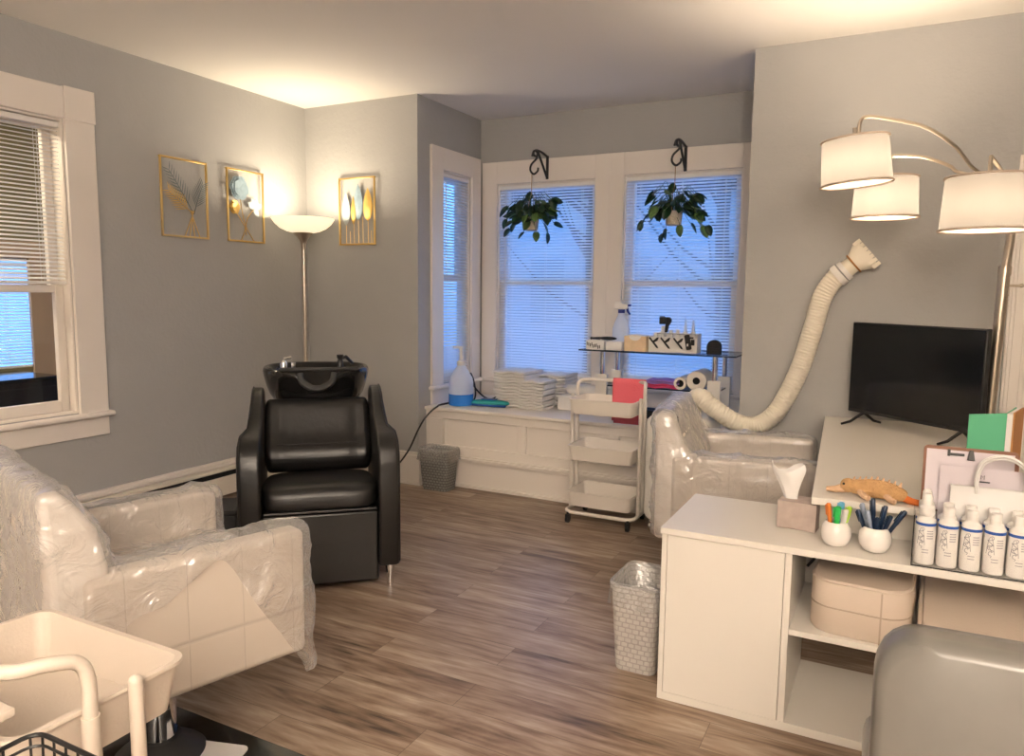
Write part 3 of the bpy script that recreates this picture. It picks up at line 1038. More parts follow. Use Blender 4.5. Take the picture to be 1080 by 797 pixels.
def plastic_cover(name, label, chair_loc, rz, wide, seed, drop=.0, flare=.0, bh=.87, cut=False):
    """loose clear film over back, arms and seat"""
    h = wide / 2
    t = bpy.data.meshes.new(name)
    bm = bmesh.new()
    wd = h + .004
    vs = [bm.verts.new((x, y, z)) for x in (-wd, wd) for y, z in ((-.352, .20), (-.358, bh + .010), (-.285, bh + .010), (-.165, .60), (-.165, .20))]
    for f in ((0, 1, 2, 3, 4), (9, 8, 7, 6, 5), (0, 5, 6, 1), (1, 6, 7, 2), (2, 7, 8, 3), (3, 8, 9, 4), (4, 9, 5, 0)):
        bm.faces.new([vs[i] for i in f])
    bmesh.ops.recalc_face_normals(bm, faces=bm.faces)
    for x0, y0, z0, x1, y1, z1 in ((h - .10, -.30, .20, h + .012, .362, .66), (-h - .012, -.30, .20, -h + .10, .362, .66), (-h + .05, -.30, .20, h - .05, .35, .50)):
        m = Matrix.Translation(((x0 + x1) / 2, (y0 + y1) / 2, (z0 + z1) / 2)) @ Matrix.Diagonal((x1 - x0, y1 - y0, z1 - z0, 1))
        bmesh.ops.create_cube(bm, size=1, matrix=m)
    bm.to_mesh(t)
    bm.free()
    tmp = bpy.data.objects.new('tmp', t)
    COL.objects.link(tmp)
    md = tmp.modifiers.new('r', 'REMESH')
    md.mode = 'VOXEL'
    md.voxel_size = .0135
    md = tmp.modifiers.new('s', 'SMOOTH')
    md.iterations = 7
    md.factor = .6
    dg = bpy.context.evaluated_depsgraph_get()
    me = bpy.data.meshes.new_from_object(tmp.evaluated_get(dg))
    bpy.data.objects.remove(tmp)
    bm = bmesh.new()
    bm.from_mesh(me)
    bm.normal_update()
    rnd = Vector((seed * 3.1, seed * 1.7, seed * .9))
    kill = []
    for v in bm.verts:
        p, nn = v.co.copy(), v.normal.copy()
        s = Vector((p.x * 1.0 + .5 * p.z, p.y * 1.0 - .4 * p.z, p.z * .8))
        r1 = 1 - abs(noise.noise(s * 5.0 + rnd) * 2)
        r2 = 1 - abs(noise.noise(Vector((s.x * 13, s.y * 13, s.z * 5)) + rnd) * 2)
        r3 = noise.noise(p * 3 + rnd)
        low = max(0, min(1, (.62 - p.z) / .4))
        d = .005 + .013 * max(0, r1) ** 4 + .006 * max(0, r2) ** 3 + .008 * max(0, r3)
        d += flare * low * max(0, noise.noise(p * 4.5 + rnd * 2) + .35)
        v.co = p + nn * d
    for f in bm.faces:
        c = f.calc_center_median()
        hem = .265 + drop + .06 * noise.noise(Vector((c.x * 3.5, c.y * 3.5, seed)))
        if cut and c.x > h - .05 and c.y > -.28:
            yy = c.y
            hem = (.44 + (yy + .3) / .38 * .19 if yy < .08 else .63 - (yy - .08) / .22 * .38) + .03 * noise.noise(Vector((yy * 9, 3, seed)))
        if c.z < hem and c.z < .66:
            kill.append(f)
    bmesh.ops.delete(bm, geom=kill, context='FACES')
    for _ in range(6):
        bv = [v for v in bm.verts if v.is_boundary]
        new = {}
        for v in bv:
            nb = [e.other_vert(v).co for e in v.link_edges if e.is_boundary]
            if nb:
                new[v] = v.co.lerp(sum(nb, Vector()) / len(nb), .6)
        for v, c in new.items():
            v.co = c
    bm.to_mesh(me)
    bm.free()
    me.name = name
    o = bpy.data.objects.new(name, me)
    COL.objects.link(o)
    me.materials.clear()
    me.materials.append(MT['film'])
    me.shade_smooth()
    o.location = chair_loc
    o.rotation_euler = (0, 0, rz)
    tag(o, label, 'plastic cover')
    return o


LC = ((-2.03, 1.47, 0), math.atan2(.957, .29) - PI / 2)
styling_chair('salon_chair', 'beige vinyl salon chair in the left foreground with its back to the left window', *LC, .70, 'rubber', off=(.19, -.05))
plastic_cover('plastic_cover', 'clear plastic film draped over the left foreground chair', *LC, .70, 1.0, flare=.03, cut=True)
RC = ((-.655, 3.68, 0), math.atan2(.13, .99) - PI / 2)
styling_chair('salon_chair', 'beige vinyl salon chair behind the desk cabinet, under the hose', *RC, .72, bh=.838)
plastic_cover('plastic_cover', 'clear plastic film draped over the chair behind the desk cabinet', *RC, .72, 4.0, drop=.0, flare=.0, bh=.838)
# second sheet edge falling beside the far arm of the left chair is part of the same film

# ---- black mat under the left chair
mt = G().box(-.5, -.42, 0, .5, .40, .012).obj('floor_mat', 'blackgloss', None, bevel=.005)
mt.location = (-1.86, 1.165, 0)
tag(mt, 'black mat on the floor under the left chair', 'floor mat')
pp = G().prism(rrect(-.09, -.06, .09, .06, .02), 0, .004, 'z').obj('paper_note', 'paper')
pp.location = (-1.72, 1.43, .0125)
pp.rotation_euler = (0, 0, .3)
tag(pp, 'white paper lying on the black mat at the bottom edge', 'paper')

# ================================================================== desk group
CT = .605
DC = thing('storage_cabinet', 'low white laminate cabinet with an open shelf at the front right', 'cabinet', (-.66, 2.39, 0))
CW, CD = 1.35, .475
G().box(-.004, -.008, CT - .022, CW, CD, CT).obj('top', 'desk', DC, bevel=.002)
G().box(0, 0, .0, .018, CD - .005, CT - .022).obj('side_panel', 'desk', DC, bevel=.001)
G().box(.392, .002, .0, .412, CD - .005, CT - .022).obj('divider_panel', 'desk', DC, bevel=.001)
G().box(CW - .018, 0, .0, CW, CD - .005, CT - .022).obj('side_panel', 'desk', DC, bevel=.001)
G().box(.0195, -.001, .029, .3905, .016, CT - .0235).obj('door', 'desk', DC, bevel=.0015)
G().box(.018, .0, .0, CW - .018, CD - .005, .028).obj('bottom_panel', 'desk', DC, bevel=.001)
G().box(.412, .012, .315, CW - .018, CD - .01, .334).obj('shelf', 'desk', DC, bevel=.001)
G().box(.018, CD - .02, .028, .392, CD - .005, CT - .022).obj('back_panel', 'desk', DC, smooth=False)
G().box(.412, CD - .02, .334, CW - .018, CD - .005, .44).obj('back_rail', 'desk', DC, smooth=False)
DT = .73
ang = math.radians(3.45)
DK = thing('desk', 'white laminate desk holding the television, its near end over the low cabinet', 'desk', (-.216, 2.547, 0), ang)
DL, DW = 1.79, .615
G().box(0, 0, DT - .024, DW, DL, DT).obj('desktop', 'desk', DK, bevel=.002)
G().box(.02, .075, CT, DW, .093, DT - .024).obj('end_rail', 'desk', DK, bevel=.001)
G().box(.03, DL - .06, 0, DW - .02, DL - .04, DT - .024).obj('end_panel', 'desk', DK, bevel=.001)
G().box(DW * .5, .5, .38, DW * .5 + .018, DL - .06, DT - .024).obj('modesty_panel', 'desk', DK, bevel=.001)

# ---- television
TVc = Vector((.066, 3.965, 0))
tva = math.atan2(-.47, .545)
TV = thing('television', 'black flat-screen television standing turned on the white desk', 'television', (TVc.x, TVc.y, DT), tva)
hw = .359
G().box(-hw, 0, .058, hw, .03, .515).box(-.2, .03, .10, .2, .06, .36).obj('housing', 'black', TV, bevel=.004)
G().box(-hw + .008, -.003, .075, hw - .008, .0015, .507).obj('screen', 'screen', TV, smooth=False)
for s in (-1, 1):
    x = s * .27
    G().tube([(x, .015, .062), (x - .012, -.06, .018), (x - .02, -.11, .007)], [.008, .007, .006], 8).tube([(x, .015, .062), (x + .012, .07, .018), (x + .02, .11, .007)], [.008, .007, .006], 8).obj('stand_foot', 'black', TV)

# ---- office chair in the front right corner
OC = thing('office_chair', 'dark grey leather office chair seen from behind in the bottom right corner', 'office chair', (.235, 1.27, -.0), math.radians(2))
g = G()
NXX, NZ = 16, 14
P2 = rrect(-.235, .40, .235, .862, .075, 6)
fr, bk = [], []
rings = []
for d, k in ((-.045, .93), (-.038, .985), (-.01, 1.0), (.02, 1.0), (.045, .985), (.055, .92)):
    rings.append([(p[0] * k, d + .10 * (p[0] / .24) ** 2 * .5 + .06 * ((p[1] - .42) / .5) ** 2 - .06, .66 + (p[1] - .66) * k) for p in P2])
g.loft(rings)
bo = g.obj('backrest', 'greyleather', OC, ang=60)
G().prism(rrect(-.235, .03, .235, .50, .08, 5), .40, .49, 'z').obj('seat', 'greyleather', OC, bevel=.03, seg=4)
G().box(-.06, -.02, .36, .06, .28, .395).box(-.05, -.075, .36, .05, -.045, .62).box(-.05, -.07, .36, .05, .0, .385).obj('back_bracket', 'black', OC, bevel=.005)
G().tube([(0, .25, .08), (0, .25, .37)], .028, 16).obj('gas_lift', 'chrome', OC)
for k in range(5):
    a = k * 2 * PI / 5 + .3
    e = (.27 * math.cos(a), .25 + .27 * math.sin(a))
    lg = G().tube([(0, .25, .105), (e[0], e[1], .07)], [.025, .016], 10).obj('base_leg', 'chrome', OC)
    G().tube([(e[0] - .012, e[1], .027), (e[0] + .012, e[1], .027)], .027, 14).tube([(e[0], e[1], .03), (e[0], e[1], .07)], .008, 8).obj('caster', 'black', lg)


# ================================================================== carts
def rolling_cart(label, loc, rz, coat='cartwhite'):
    t = thing('rolling_cart', label, 'cart', loc, rz)
    L, D = .40, .285

    def tray(z):
        g = G()
        o1 = rrect(-L / 2 + .015, -D / 2 + .015, L / 2 - .015, D / 2 - .015, .025)
        o2 = rrect(-L / 2, -D / 2, L / 2, D / 2, .03)
        o3 = rrect(-L / 2 - .006, -D / 2 - .006, L / 2 + .006, D / 2 + .006, .034)
        i2 = rrect(-L / 2 + .004, -D / 2 + .004, L / 2 - .004, D / 2 - .004, .028)
        i1 = rrect(-L / 2 + .018, -D / 2 + .018, L / 2 - .018, D / 2 - .018, .022)
        R = [[(p[0], p[1], zz) for p in o] for o, zz in ((o1, z), (o2, z + .082), (o3, z + .084), (o3, z + .090), (i2, z + .090), (i1, z + .006))]
        return g.loft(R).obj('tray', coat, t)
    for z in (.665, .385, .105):
        tray(z)
    xp = L / 2 + .014
    for s in (-1, 1):
        for y in (-.038, .038):
            if y < 0 :
                G().tube([(s * xp, y, .07), (s * xp, y, .762)], .0115, 12).sphere((s * xp, y, .762), .0117, 12, 6).obj('post', coat, t)
            else:
                G().tube([(s * xp, y, .07), (s * xp, y, .745)], .0135, 12).obj('post', coat, t)
    hp = [(-xp, .038, .74), (-xp, .038, .80), (-xp + .003, .050, .832), (-xp + .012, .085, .844), (-xp + .035, .125, .845)] + [(x, .142, .845) for x in (-.125, 0, .125)] + [(xp - .035, .125, .845), (xp - .012, .085, .844), (xp - .003, .050, .832), (xp, .038, .80), (xp, .038, .74)]
    G().tube(smooth_path(hp, 6), .0108, 12).obj('handle', coat, t)
    loop = [(p[0], p[1], .068) for p in rrect(-xp, -D / 2 + .0, xp, D / 2 - .0, .055, 6)]
    G().tube(loop, .011, 10, closed=True).obj('base_frame', coat, t)
    for s in (-1, 1):
        for q in (-1, 1):
            c = (s * (L / 2 - .012), q * (D / 2))
            G().tube([(c[0] - .009, c[1], .024), (c[0] + .009, c[1], .024)], .024, 16).tube([(c[0], c[1], .03), (c[0], c[1], .066)], .009, 8).box(c[0] - .013, c[1] - .012, .03, c[0] + .013, c[1] + .012, .052).obj('caster', 'black', t)
    return t


rolling_cart('cream three-tier rolling cart with a coral towel over its handle, by the window seat', (-1.515, 4.20, 0), 0)
rolling_cart('rolling cart with darkened cream coat in the bottom left foreground, its curved handle over an empty tray', (-1.25, .685, 0), PI, 'cartdarkened')


# ================================================================== wall art; local x right, y into wall, z up
def leaf(g, base, ang, ln, wd, depth=.0, crease=.006, n=8, tip=1.0):
    """raised leaf in the xz plane, facing -y"""
    ca, sa = math.cos(ang), math.sin(ang)

    def P(u, v, d):
        return (base[0] + u * ca - v * sa, base[1] - d, base[2] + u * sa + v * ca)
    L, C, R, B = [], [], [], []
    for i in range(n + 1):
        t = i / n
        wv = wd / 2 * math.sin(PI * t ** .8) ** .8 if 0 < t < 1 else .0006
        L.append(P(t * ln, wv, depth))
        C.append(P(t * ln, 0, depth + crease * math.sin(PI * t)))
        R.append(P(t * ln, -wv, depth))
        B.append(P(t * ln, 0, depth - .0025))
    vs = L + C + R + B
    k = n + 1
    fs = []
    for i in range(n):
        for a, b in ((0, 1), (1, 2), (2, 3), (3, 0)):
            fs.append((a * k + i, a * k + i + 1, b * k + i + 1, b * k + i))
    g.add(vs, fs)


def frame(t, wd, ht):
    g = G()
    r = .006
    g.box(0, -.03, 0, 2 * r, -.018, ht).box(wd - 2 * r, -.03, 0, wd, -.018, ht).box(2 * r, -.03, 0, wd - 2 * r, -.018, 2 * r).box(2 * r, -.03, ht - 2 * r, wd - 2 * r, -.018, ht)
    for x in (.012, wd - .012):
        g.box(x - .004, -.02, ht - .008, x + .004, 0, ht - .002)
    g.obj('frame', 'gold', t, bevel=.002)


def art(label, loc, rz, wd, ht):
    t = thing('wall_art', label, 'wall art', loc, rz, 'gold framed metal wall art')
    frame(t, wd, ht)
    return t


def frond(t, name, m, base, ang, ln, lw, curve=0):
    g = G()
    pts = []
    for i in range(13):
        u = i / 12
        a = ang + curve * u
        pts.append((base[0] + ln * u * math.cos(a), base[1], base[2] + ln * u * math.sin(a)))
    g.tube(pts, .0025, 6)
    for i in range(3, 13):
        a = ang + curve * i / 12
        sz = lw * (1.0 - .045 * (i - 3))
        for s in (-1, 1):
            leaf(g, pts[i], a + s * math.radians(42), sz, .0065, .002, .003, 5)
    return g.obj(name, m, t, ang=80)


A1 = art('gold framed wall art with one gold and two grey-green palm fronds', (WL, 3.083, 1.692), PI / 2, .345, .478)
frond(A1, 'palm_frond', 'greyleaf', (.235, -.024, .15), math.radians(121), .30, .085, .06)
frond(A1, 'palm_frond', 'greyleaf', (.235, -.028, .15), math.radians(73), .20, .085, -.08)
frond(A1, 'palm_frond', 'goldleaf', (.225, -.032, .15), math.radians(147), .21, .085, -.05)
s = G()
for x in (.165, .20, .235, .275):
    s.tube([(x, -.024, .012), (.222 + (.222 - x) * .25, -.026, .17)], .003, 6)
s.obj('stems', 'gold', A1)
A2 = art('gold framed wall art with round blue and gold flowers', (WL, 3.582, 1.694), PI / 2, .322, .478)


def bloom(t, name, m, c, r, n, seed):
    rnd = random.Random(seed)
    g = G()
    for ring, (k, q) in enumerate(((1.0, n), (.66, n - 1), (.32, 3))):
        for i in range(q):
            a = 2 * PI * (i + ring * .5) / q + rnd.uniform(-.2, .2)
            cx, cz = c[0] + r * .45 * k * math.cos(a), c[2] + r * .45 * k * math.sin(a)
            N = 12
            o = [(cx + r * .52 * math.cos(2 * PI * j / N) * (1 + .12 * math.sin(3 * j + i)), c[1] - .006 * ring - .004 * math.cos(2 * PI * j / N - a), cz + r * .52 * math.sin(2 * PI * j / N)) for j in range(N)]
            b = [(p[0], p[1] + .003, p[2]) for p in o]
            g.loft([o, b])
    return g.obj(name, m, t, ang=80)


bloom(A2, 'flower', 'blueleaf', (.105, -.026, .355), .085, 6, 1)
bloom(A2, 'flower', 'goldleaf', (.06, -.026, .225), .048, 6, 2)
g = G()
for a in (70, 110, 150, -60, 25):
    leaf(g, (.235, -.026, .235), math.radians(a), .07, .04, .002, .006, 6)
g.obj('flower', 'paleleaf', A2, ang=80)
s = G()
s.tube(smooth_path([(.115, -.022, .29), (.13, -.024, .19), (.16, -.024, .10), (.225, -.024, .012)]), .003, 6)
s.tube(smooth_path([(.075, -.022, .20), (.12, -.024, .14), (.15, -.022, .09), (.115, -.024, .012)]), .003, 6)
s.tube(smooth_path([(.225, -.022, .22), (.17, -.026, .16), (.155, -.024, .09), (.16, -.024, .05)]), .003, 6)
s.obj('stems', 'gold', A2)
A3 = art('gold framed wall art with four upright blue and gold leaves', (-3.66, WB, 1.702), 0, .326, .478)
for x, z, ln, wd, m in ((.065, .14, .235, .075, 'paleleaf'), (.135, .145, .20, .045, 'goldleaf'), (.175, .175, .255, .085, 'blueleaf'), (.262, .165, .235, .082, 'goldleaf')):
    g = G()
    leaf(g, (x, -.024 - .004 * (wd < .05), z), PI / 2, ln, wd, .002, .012, 10)
    g.obj('leaf', m, A3, ang=80)
s = G()
for x, z in ((.065, .15), (.135, .15), (.175, .18), (.262, .17), (.10, .10), (.215, .20), (.29, .1)):
    s.tube([(x, -.022, .012), (x, -.024, z)], .0022, 6)
s.obj('stems', 'gold', A3)


# ================================================================== hanging plants
def hook(label, x, z):
    t = thing('plant_hook', label, 'hook', (x, AB - .022, z), 0, 'black iron plant hooks')
    G().box(-.011, -.006, -.085, .011, 0, .085).obj('back_strip', 'black', t, bevel=.002)
    pts = smooth_path([(0, -.004, .078), (0, -.09, .092), (0, -.18, .095), (0, -.235, .08), (0, -.24, .055), (0, -.20, .05)], 6)
    g = G().tube(pts, .0085, 8)
    g.tube([(0, -.175, .094), (0, -.09, .01), (0, -.006, -.075)], .0085, 8)
    g.obj('arm', 'black', t)
    g = G().tube(smooth_path([(-.02, -.225, .048), (-.005, -.225, .085), (.022, -.225, .07), (.015, -.225, .03), (-.025, -.225, -.01), (-.032, -.225, -.05), (-.005, -.225, -.078), (.025, -.225, -.06), (.03, -.225, -.035)], 6), .0075, 8)
    g.obj('s_hook', 'black', t)
    return t


def pothos(label, loc, seed, rope_h, nl, trails):
    rnd = random.Random(seed)
    t = thing('hanging_plant', label, 'plant', loc, 0, 'hanging pothos plants')
    G().lathe([(.034, -.045), (.05, -.04), (.056, .02), (.057, .05), (.052, .052), (.048, .03), (.01, .03)], 20).obj('pot', 'macrame', t)
    g = G()
    for k in range(3):
        a = 2 * PI * k / 3 + .5
        g.tube([(.056 * math.cos(a), .056 * math.sin(a), .04), (.04 * math.cos(a), .04 * math.sin(a), .15), (0, 0, rope_h * .62)], .0025, 5)
    g.tube([(0, 0, rope_h * .6), (0, 0, rope_h)], .003, 6)
    g.obj('rope', 'rope', t)
    st = G()
    spots = []
    for k in range(nl):
        a = rnd.uniform(0, 2 * PI)
        el = rnd.uniform(-.6, 1.1)
        r = rnd.uniform(.06, .185)
        p = (r * math.cos(a), .8 * r * math.sin(a), .075 + r * .55 * math.sin(el) + rnd.uniform(-.03, .04))
        st.tube(smooth_path([(0.02 * math.cos(a), .02 * math.sin(a), .04), (p[0] * .55, p[1] * .55, max(p[2], .06) + .045), p], 3), .0018, 5)
        spots.append((p, a, rnd.uniform(-1.1, .1), rnd.uniform(.068, .10), rnd.random() < .18))
    for tr in trails:
        st.tube(smooth_path([(0, 0, .05)] + tr, 4), .0016, 5)
        for q in tr[1:]:
            spots.append((q, math.atan2(q[1], q[0]) + rnd.uniform(-.6, .6), rnd.uniform(-1.5, -.7), rnd.uniform(.06, .085), rnd.random() < .3))
    spots.append(((-.01, -.02, .17), 2.0, 1.15, .085, False))
    st.obj('stems', 'stem', t)
    for p, a, el, ln, var in spots:
        g = G()
        R = Matrix.Translation(p) @ Matrix.Rotation(a, 4, 'Z') @ Matrix.Rotation(-el, 4, 'Y') @ Matrix.Rotation(rnd.uniform(-1.0, 1.0), 4, 'X')
        g.m = R
        n = 7
        rows = []
        for i in range(n + 1):
            u = i / n
            wv = ln * .36 * (math.sin(PI * min(1, u * .80 + .19)) ** .75) * (1 - .1 * u) if i < n else .001
            if i == 0:
                wv = ln * .16
            zz = -.16 * ln * u * u
            back = -.05 * ln if i == 0 else 0
            rows.append([(u * ln + back, wv, zz + .14 * wv), (u * ln, 0, zz - .03 * ln * math.sin(PI * u)), (u * ln + back, -wv, zz + .14 * wv)])
        g.loft(rows, caps=False, closed=False)
        g.obj('leaf', 'plantlight' if var else 'plant', t, solid=.0012, ang=80)
    return t


hook('black iron hook holding the left hanging plant', -2.405, 2.305)
hook('black iron hook holding the right hanging plant', -1.365, 2.298)
pothos('trailing green pothos in a woven pot hanging in front of the left bay window', (-2.425, AB - .247, 1.868), 11, .362, 74,
       [[(-.06, -.05, .10), (-.12, -.05, .02), (-.15, -.05, -.03)], [(.05, -.05, .08), (.12, -.04, .0), (.15, -.04, -.07)], [(-.01, -.05, .06), (-.02, -.08, -.06)], [(.04, -.05, .03), (.07, -.06, -.06)], [(-.08, -.04, .1), (-.19, -.03, .04)]])
pothos('trailing green pothos in a woven pot hanging in front of the right bay window', (-1.372, AB - .247, 1.872), 23, .358, 60,
       [[(.08, -.04, .07), (.16, -.04, .03), (.17, -.04, -.02)], [(.06, -.05, .06), (.13, -.05, -.04), (.20, -.05, -.06), (.235, -.05, -.055)], [(-.08, -.04, .08), (-.17, -.04, .03), (-.20, -.04, -.01), (-.21, -.04, -.02)], [(-.02, -.06, .03), (-.03, -.08, -.07), (-.05, -.08, -.10)], [(.05, -.06, -.02), (.06, -.07, -.05)]])

# ================================================================== on the window seat
ST = .56
b = thing('pump_bottle', 'clear pump bottle a third full of blue liquid on the window seat', 'bottle', (-2.785, 4.60, ST))
G().lathe([(.082, 0), (.088, .006), (.088, .17), (.082, .20), (.05, .255), (.028, .285), (.026, .30)], 28).obj('body', 'frosted', b)
G().lathe([(.001, .003), (.0875, .004), (.0895, .01), (.0895, .085), (.001, .086)], 28).obj('liquid', 'bluelq', b)
G().lathe([(.031, .29), (.031, .32), (.014, .33), (.012, .40), (.016, .402), (.016, .425)], 16).box(-.065, -.010, .412, .012, .010, .428).obj('pump', 'whiteplastic', b)
wp = thing('wipes_pack', 'teal and blue plastic pack of wipes lying in front of the towels', 'pack', (-2.575, 4.655, ST), math.radians(8))
g = G()
rings = []
for i in range(11):
    u = i / 10
    k = math.sin(PI * min(max(u, .03), .97)) ** .35
    x = -.145 + .29 * u
    rings.append([(x, .05 * math.cos(2 * PI * j / 14) * (.7 + .3 * k), .026 + .025 * k * math.sin(2 * PI * j / 14)) for j in range(14)])
g.loft(rings).obj('wrapper', 'teal', wp, sub=1)
G().box(-.125, -.051, .004, .135, -.03, .020).obj('lower_band', 'tealblue', wp, bevel=.006)
G().box(-.06, -.03, .049, .05, .03, .055).obj('label', 'tealblue', wp, bevel=.002)
ad = thing('power_adapter', 'small black power adapter on the window seat left of the towels', 'adapter', (-2.655, 4.98, ST))
G().box(-.03, -.03, 0, .03, .03, .085).box(-.012, -.034, .02, .012, -.03, .06).obj('body', 'black', ad, bevel=.006)
cd_ = G().tube(smooth_path([(-2.655, 4.945, .60), (-2.70, 4.88, .575), (-2.735, 4.80, .62), (-2.775, 4.75, .70), (-2.79, 4.74, .78), (-2.76, 4.74, .72), (-2.74, 4.73, .62), (-2.77, 4.72, .572), (-2.86, 4.68, .570), (-2.885, 4.55, .569), (-2.89, 4.47, .568), (-2.875, 4.425, .566), (-2.885, 4.36, .54), (-2.92, 4.32, .48), (-2.96, 4.30, .40), (-3.03, 4.28, .25), (-3.13, 4.24, .12), (-3.25, 4.10, .03), (-3.25, 3.80, .008)], 8), .0065, 8).obj('cable', 'black')
tag(cd_, 'black cord running from the window seat down towards the black chair', 'cord')


def towel_mesh(name, w_, d_, h_, seed, m='towel'):
    """folded towel: layers rounded at the fold"""
    rnd = random.Random(seed)
    g = G()
    nl = 2
    for k in range(nl):
        z0, z1 = h_ * k / nl, h_ * (k + 1) / nl
        r = (z1 - z0) / 2
        rings = []
        n = 8
        for i in range(n + 1):
            x = -w_ / 2 + w_ * i / n
            zz = .0035 * math.sin(i * 1.3 + seed + k)
            fo = .007 * math.sin(i * .8 + seed * 2 + k * 2)
            prof = [(-d_ / 2 + r + fo, z0 + .001), (-d_ / 2 + r * .35 + fo, z0 + r * .4), (-d_ / 2 + fo, z0 + r), (-d_ / 2 + r * .35 + fo, z1 - r * .4), (-d_ / 2 + r + fo, z1 - .001), (d_ / 2 - r, z1 - .001), (d_ / 2, z0 + r), (d_ / 2 - r, z0 + .001)]
            e = .9 if i in (0, n) else 1
            rings.append([(x, p[0], (p[1] - z0 - r) * e + z0 + r + zz) for p in prof])
        g.loft(rings)
    return g.obj(name, m, None, ang=60)


ORD = ['bottom', 'second from bottom', 'third from bottom', 'fourth from bottom', 'fifth from bottom']
rnd = random.Random(5)
for nm, x, y, w_, d_, n, h_, sd in (('tall towel stack beside the blue wipes pack', -2.437, 4.83, .25, .30, 6, .0433, 1), ('front low towel stack in front of the others', -2.247, 4.75, .19, .20, 5, .041, 2), ('rear towel stack beside the white box', -2.205, 5.03, .22, .26, 5, .0455, 3)):
    pr0 = towel_mesh('folded_towel', w_, d_, h_ - .0005, sd)
    for k in range(n):
        o = pr0 if k == 0 else pr0.copy()
        if k:
            COL.objects.link(o)
        o.location = (x + rnd.uniform(-.008, .008), y + rnd.uniform(-.006, .006), ST + k * h_)
        o.rotation_euler = (0, 0, rnd.uniform(-.05, .05) + (PI if k % 3 == 2 and False else 0))
        pos = ORD[k] if k < n - 1 else 'topmost'
        tag(o, 'folded towel, %s of the %s' % (pos, nm), 'towel', 'white folded towels on the window seat')
wb = thing('box', 'small white box on the window seat right of the towel stacks', 'box', (-1.99, 4.86, ST))
G().box(-.115, -.07, 0, .115, .09, .095).obj('body', 'paper', wb, bevel=.004)
G().box(-.118, -.074, .085, .118, .094, .10).obj('lid', 'paper', wb, bevel=.003)
rt_ = G()
for i in range(1):
    rings = []
    for k in range(9):
        x = -.10 + .25 * k / 8
        e = .9 if k in (0, 8) else 1
        rings.append([(x, (.036 + .002 * math.sin(k)) * e * math.cos(2 * PI * j / 16), .036 + .036 * e * math.sin(2 * PI * j / 16)) for j in range(16)])
    rt_.loft(rings)
ro = rt_.obj('rolled_towel', 'towel')
ro.location = (-1.96, 4.87, ST + .101)
tag(ro, 'white rolled towel lying on the small white box', 'towel')

# ---- coral towel over the rear cart's handle
g = G()
prof = [(4.262 - .018, .60), (4.262 - .015, .72), (4.262 - .012, .825), (4.262 - .009, .85), (4.262, .859), (4.262 + .009, .85), (4.262 + .014, .825), (4.262 + .018, .70), (4.262 + .016, .58)]
rings = []
for i in range(11):
    x = -1.535 + .205 * i / 10
    rings.append([(x, p[0] - 4.262 + 4.342 + (.004 * math.sin(i * 1.3) if p[1] < .8 else 0), p[1]) for p in prof])
g.loft(rings, caps=False, closed=False)
o = g.obj('hand_towel', 'redtowel', None, solid=.008, ang=80)
tag(o, 'coral red towel hanging over the handle of the cart by the window', 'towel')

# ---- glass shelf table
GT = thing('glass_shelf_table', 'smoked glass table with chrome posts and white legs on the window seat', 'shelf table', (0, 0, 0))
GT.location = (-1.38, 4.80, ST)


def gl(x0, x1, y0, y1, z, nm):
    a = G().box(x0, y0, z, x1, y1, z + .008).obj(nm, 'darkglass', GT, smooth=False)
    G().box(x0, y0 - .001, z - .0005, x1, y0 + .001, z + .0085).box(x0 - .001, y0, z - .0005, x0 + .001, y1, z + .0085).box(x1 - .001, y0, z - .0005, x1 + .001, y1, z + .0085).box(x0, y1 - .001, z - .0005, x1, y1 + .001, z + .0085).obj('glass_edge', 'edgeglass', a, smooth=False)


gl(-.50, .52, -.19, .21, .438, 'top_shelf')
gl(-.36, .40, -.13, .17, .205, 'middle_shelf')
for x in (-.355, .385):
    for y in (-.13, .17):
        G().tube([(x, y, .285), (x, y, .438)], .0165, 14).obj('post', 'chrome', GT)
        G().box(x - .04, y - .016, 0, x + .04, y + .016, .285).obj('leg', 'desk', GT, bevel=.003)
TZ = ST + .447


def topx(px):
    return px


# items on the top shelf
b = thing('small_box', 'small white box of black-tipped clips at the left end of the glass shelf', 'box', (-1.775, 4.66, TZ))
G().box(-.062, -.03, 0, .062, .06, .062).obj('body', 'paper', b, bevel=.002)
g = G()
rnd = random.Random(9)
for i in range(9):
    x = -.055 + .011 * i
    zt = .05 - .0025 * i + rnd.uniform(-.006, .006)
    g.box(x, -.034, zt - .022, x + .005, -.03, zt)
g.obj('clips', 'black', b, bevel=.001)
cm = thing('hair_brush', 'black hair brush lying across the small boxes on the glass shelf', 'brush', (-1.73, 4.665, TZ + .0625))
G().tube([(-.085, 0, .010), (-.02, 0, .012)], [.006, .010], 10).sphere((-.083, 0, .010), .009, 8, 6).obj('handle', 'black', cm)
G().sphere((.035, 0, .013), (.062, .016, .012), 16, 8).obj('head', 'blackmatte', cm)
b = thing('small_box', 'low white box second from the left end of the glass shelf', 'box', (-1.643, 4.66, TZ))
G().box(-.054, -.03, 0, .054, .06, .048).obj('body', 'paper', b, bevel=.002)
G().box(-.056, -.032, .044, .056, .062, .056).obj('lid', 'paper', b, bevel=.002)
b = thing('tissue_box', 'light wood-patterned tissue box on the glass shelf beside the spray bottle', 'tissue box', (-1.50, 4.68, TZ))
G().box(-.073, -.05, 0, .073, .05, .098).obj('body', 'tan', b, bevel=.002)
g = G()
g.prism([(-.04, .099)] + [(.04 * math.cos(PI + PI * i / 10), .099 + .03 * math.sin(PI + PI * i / 10)) for i in range(1, 10)] + [(.04, .099)], -.0515, -.0495, 'y')
g.obj('cutout', 'paper', b)
g = G()
rings = []
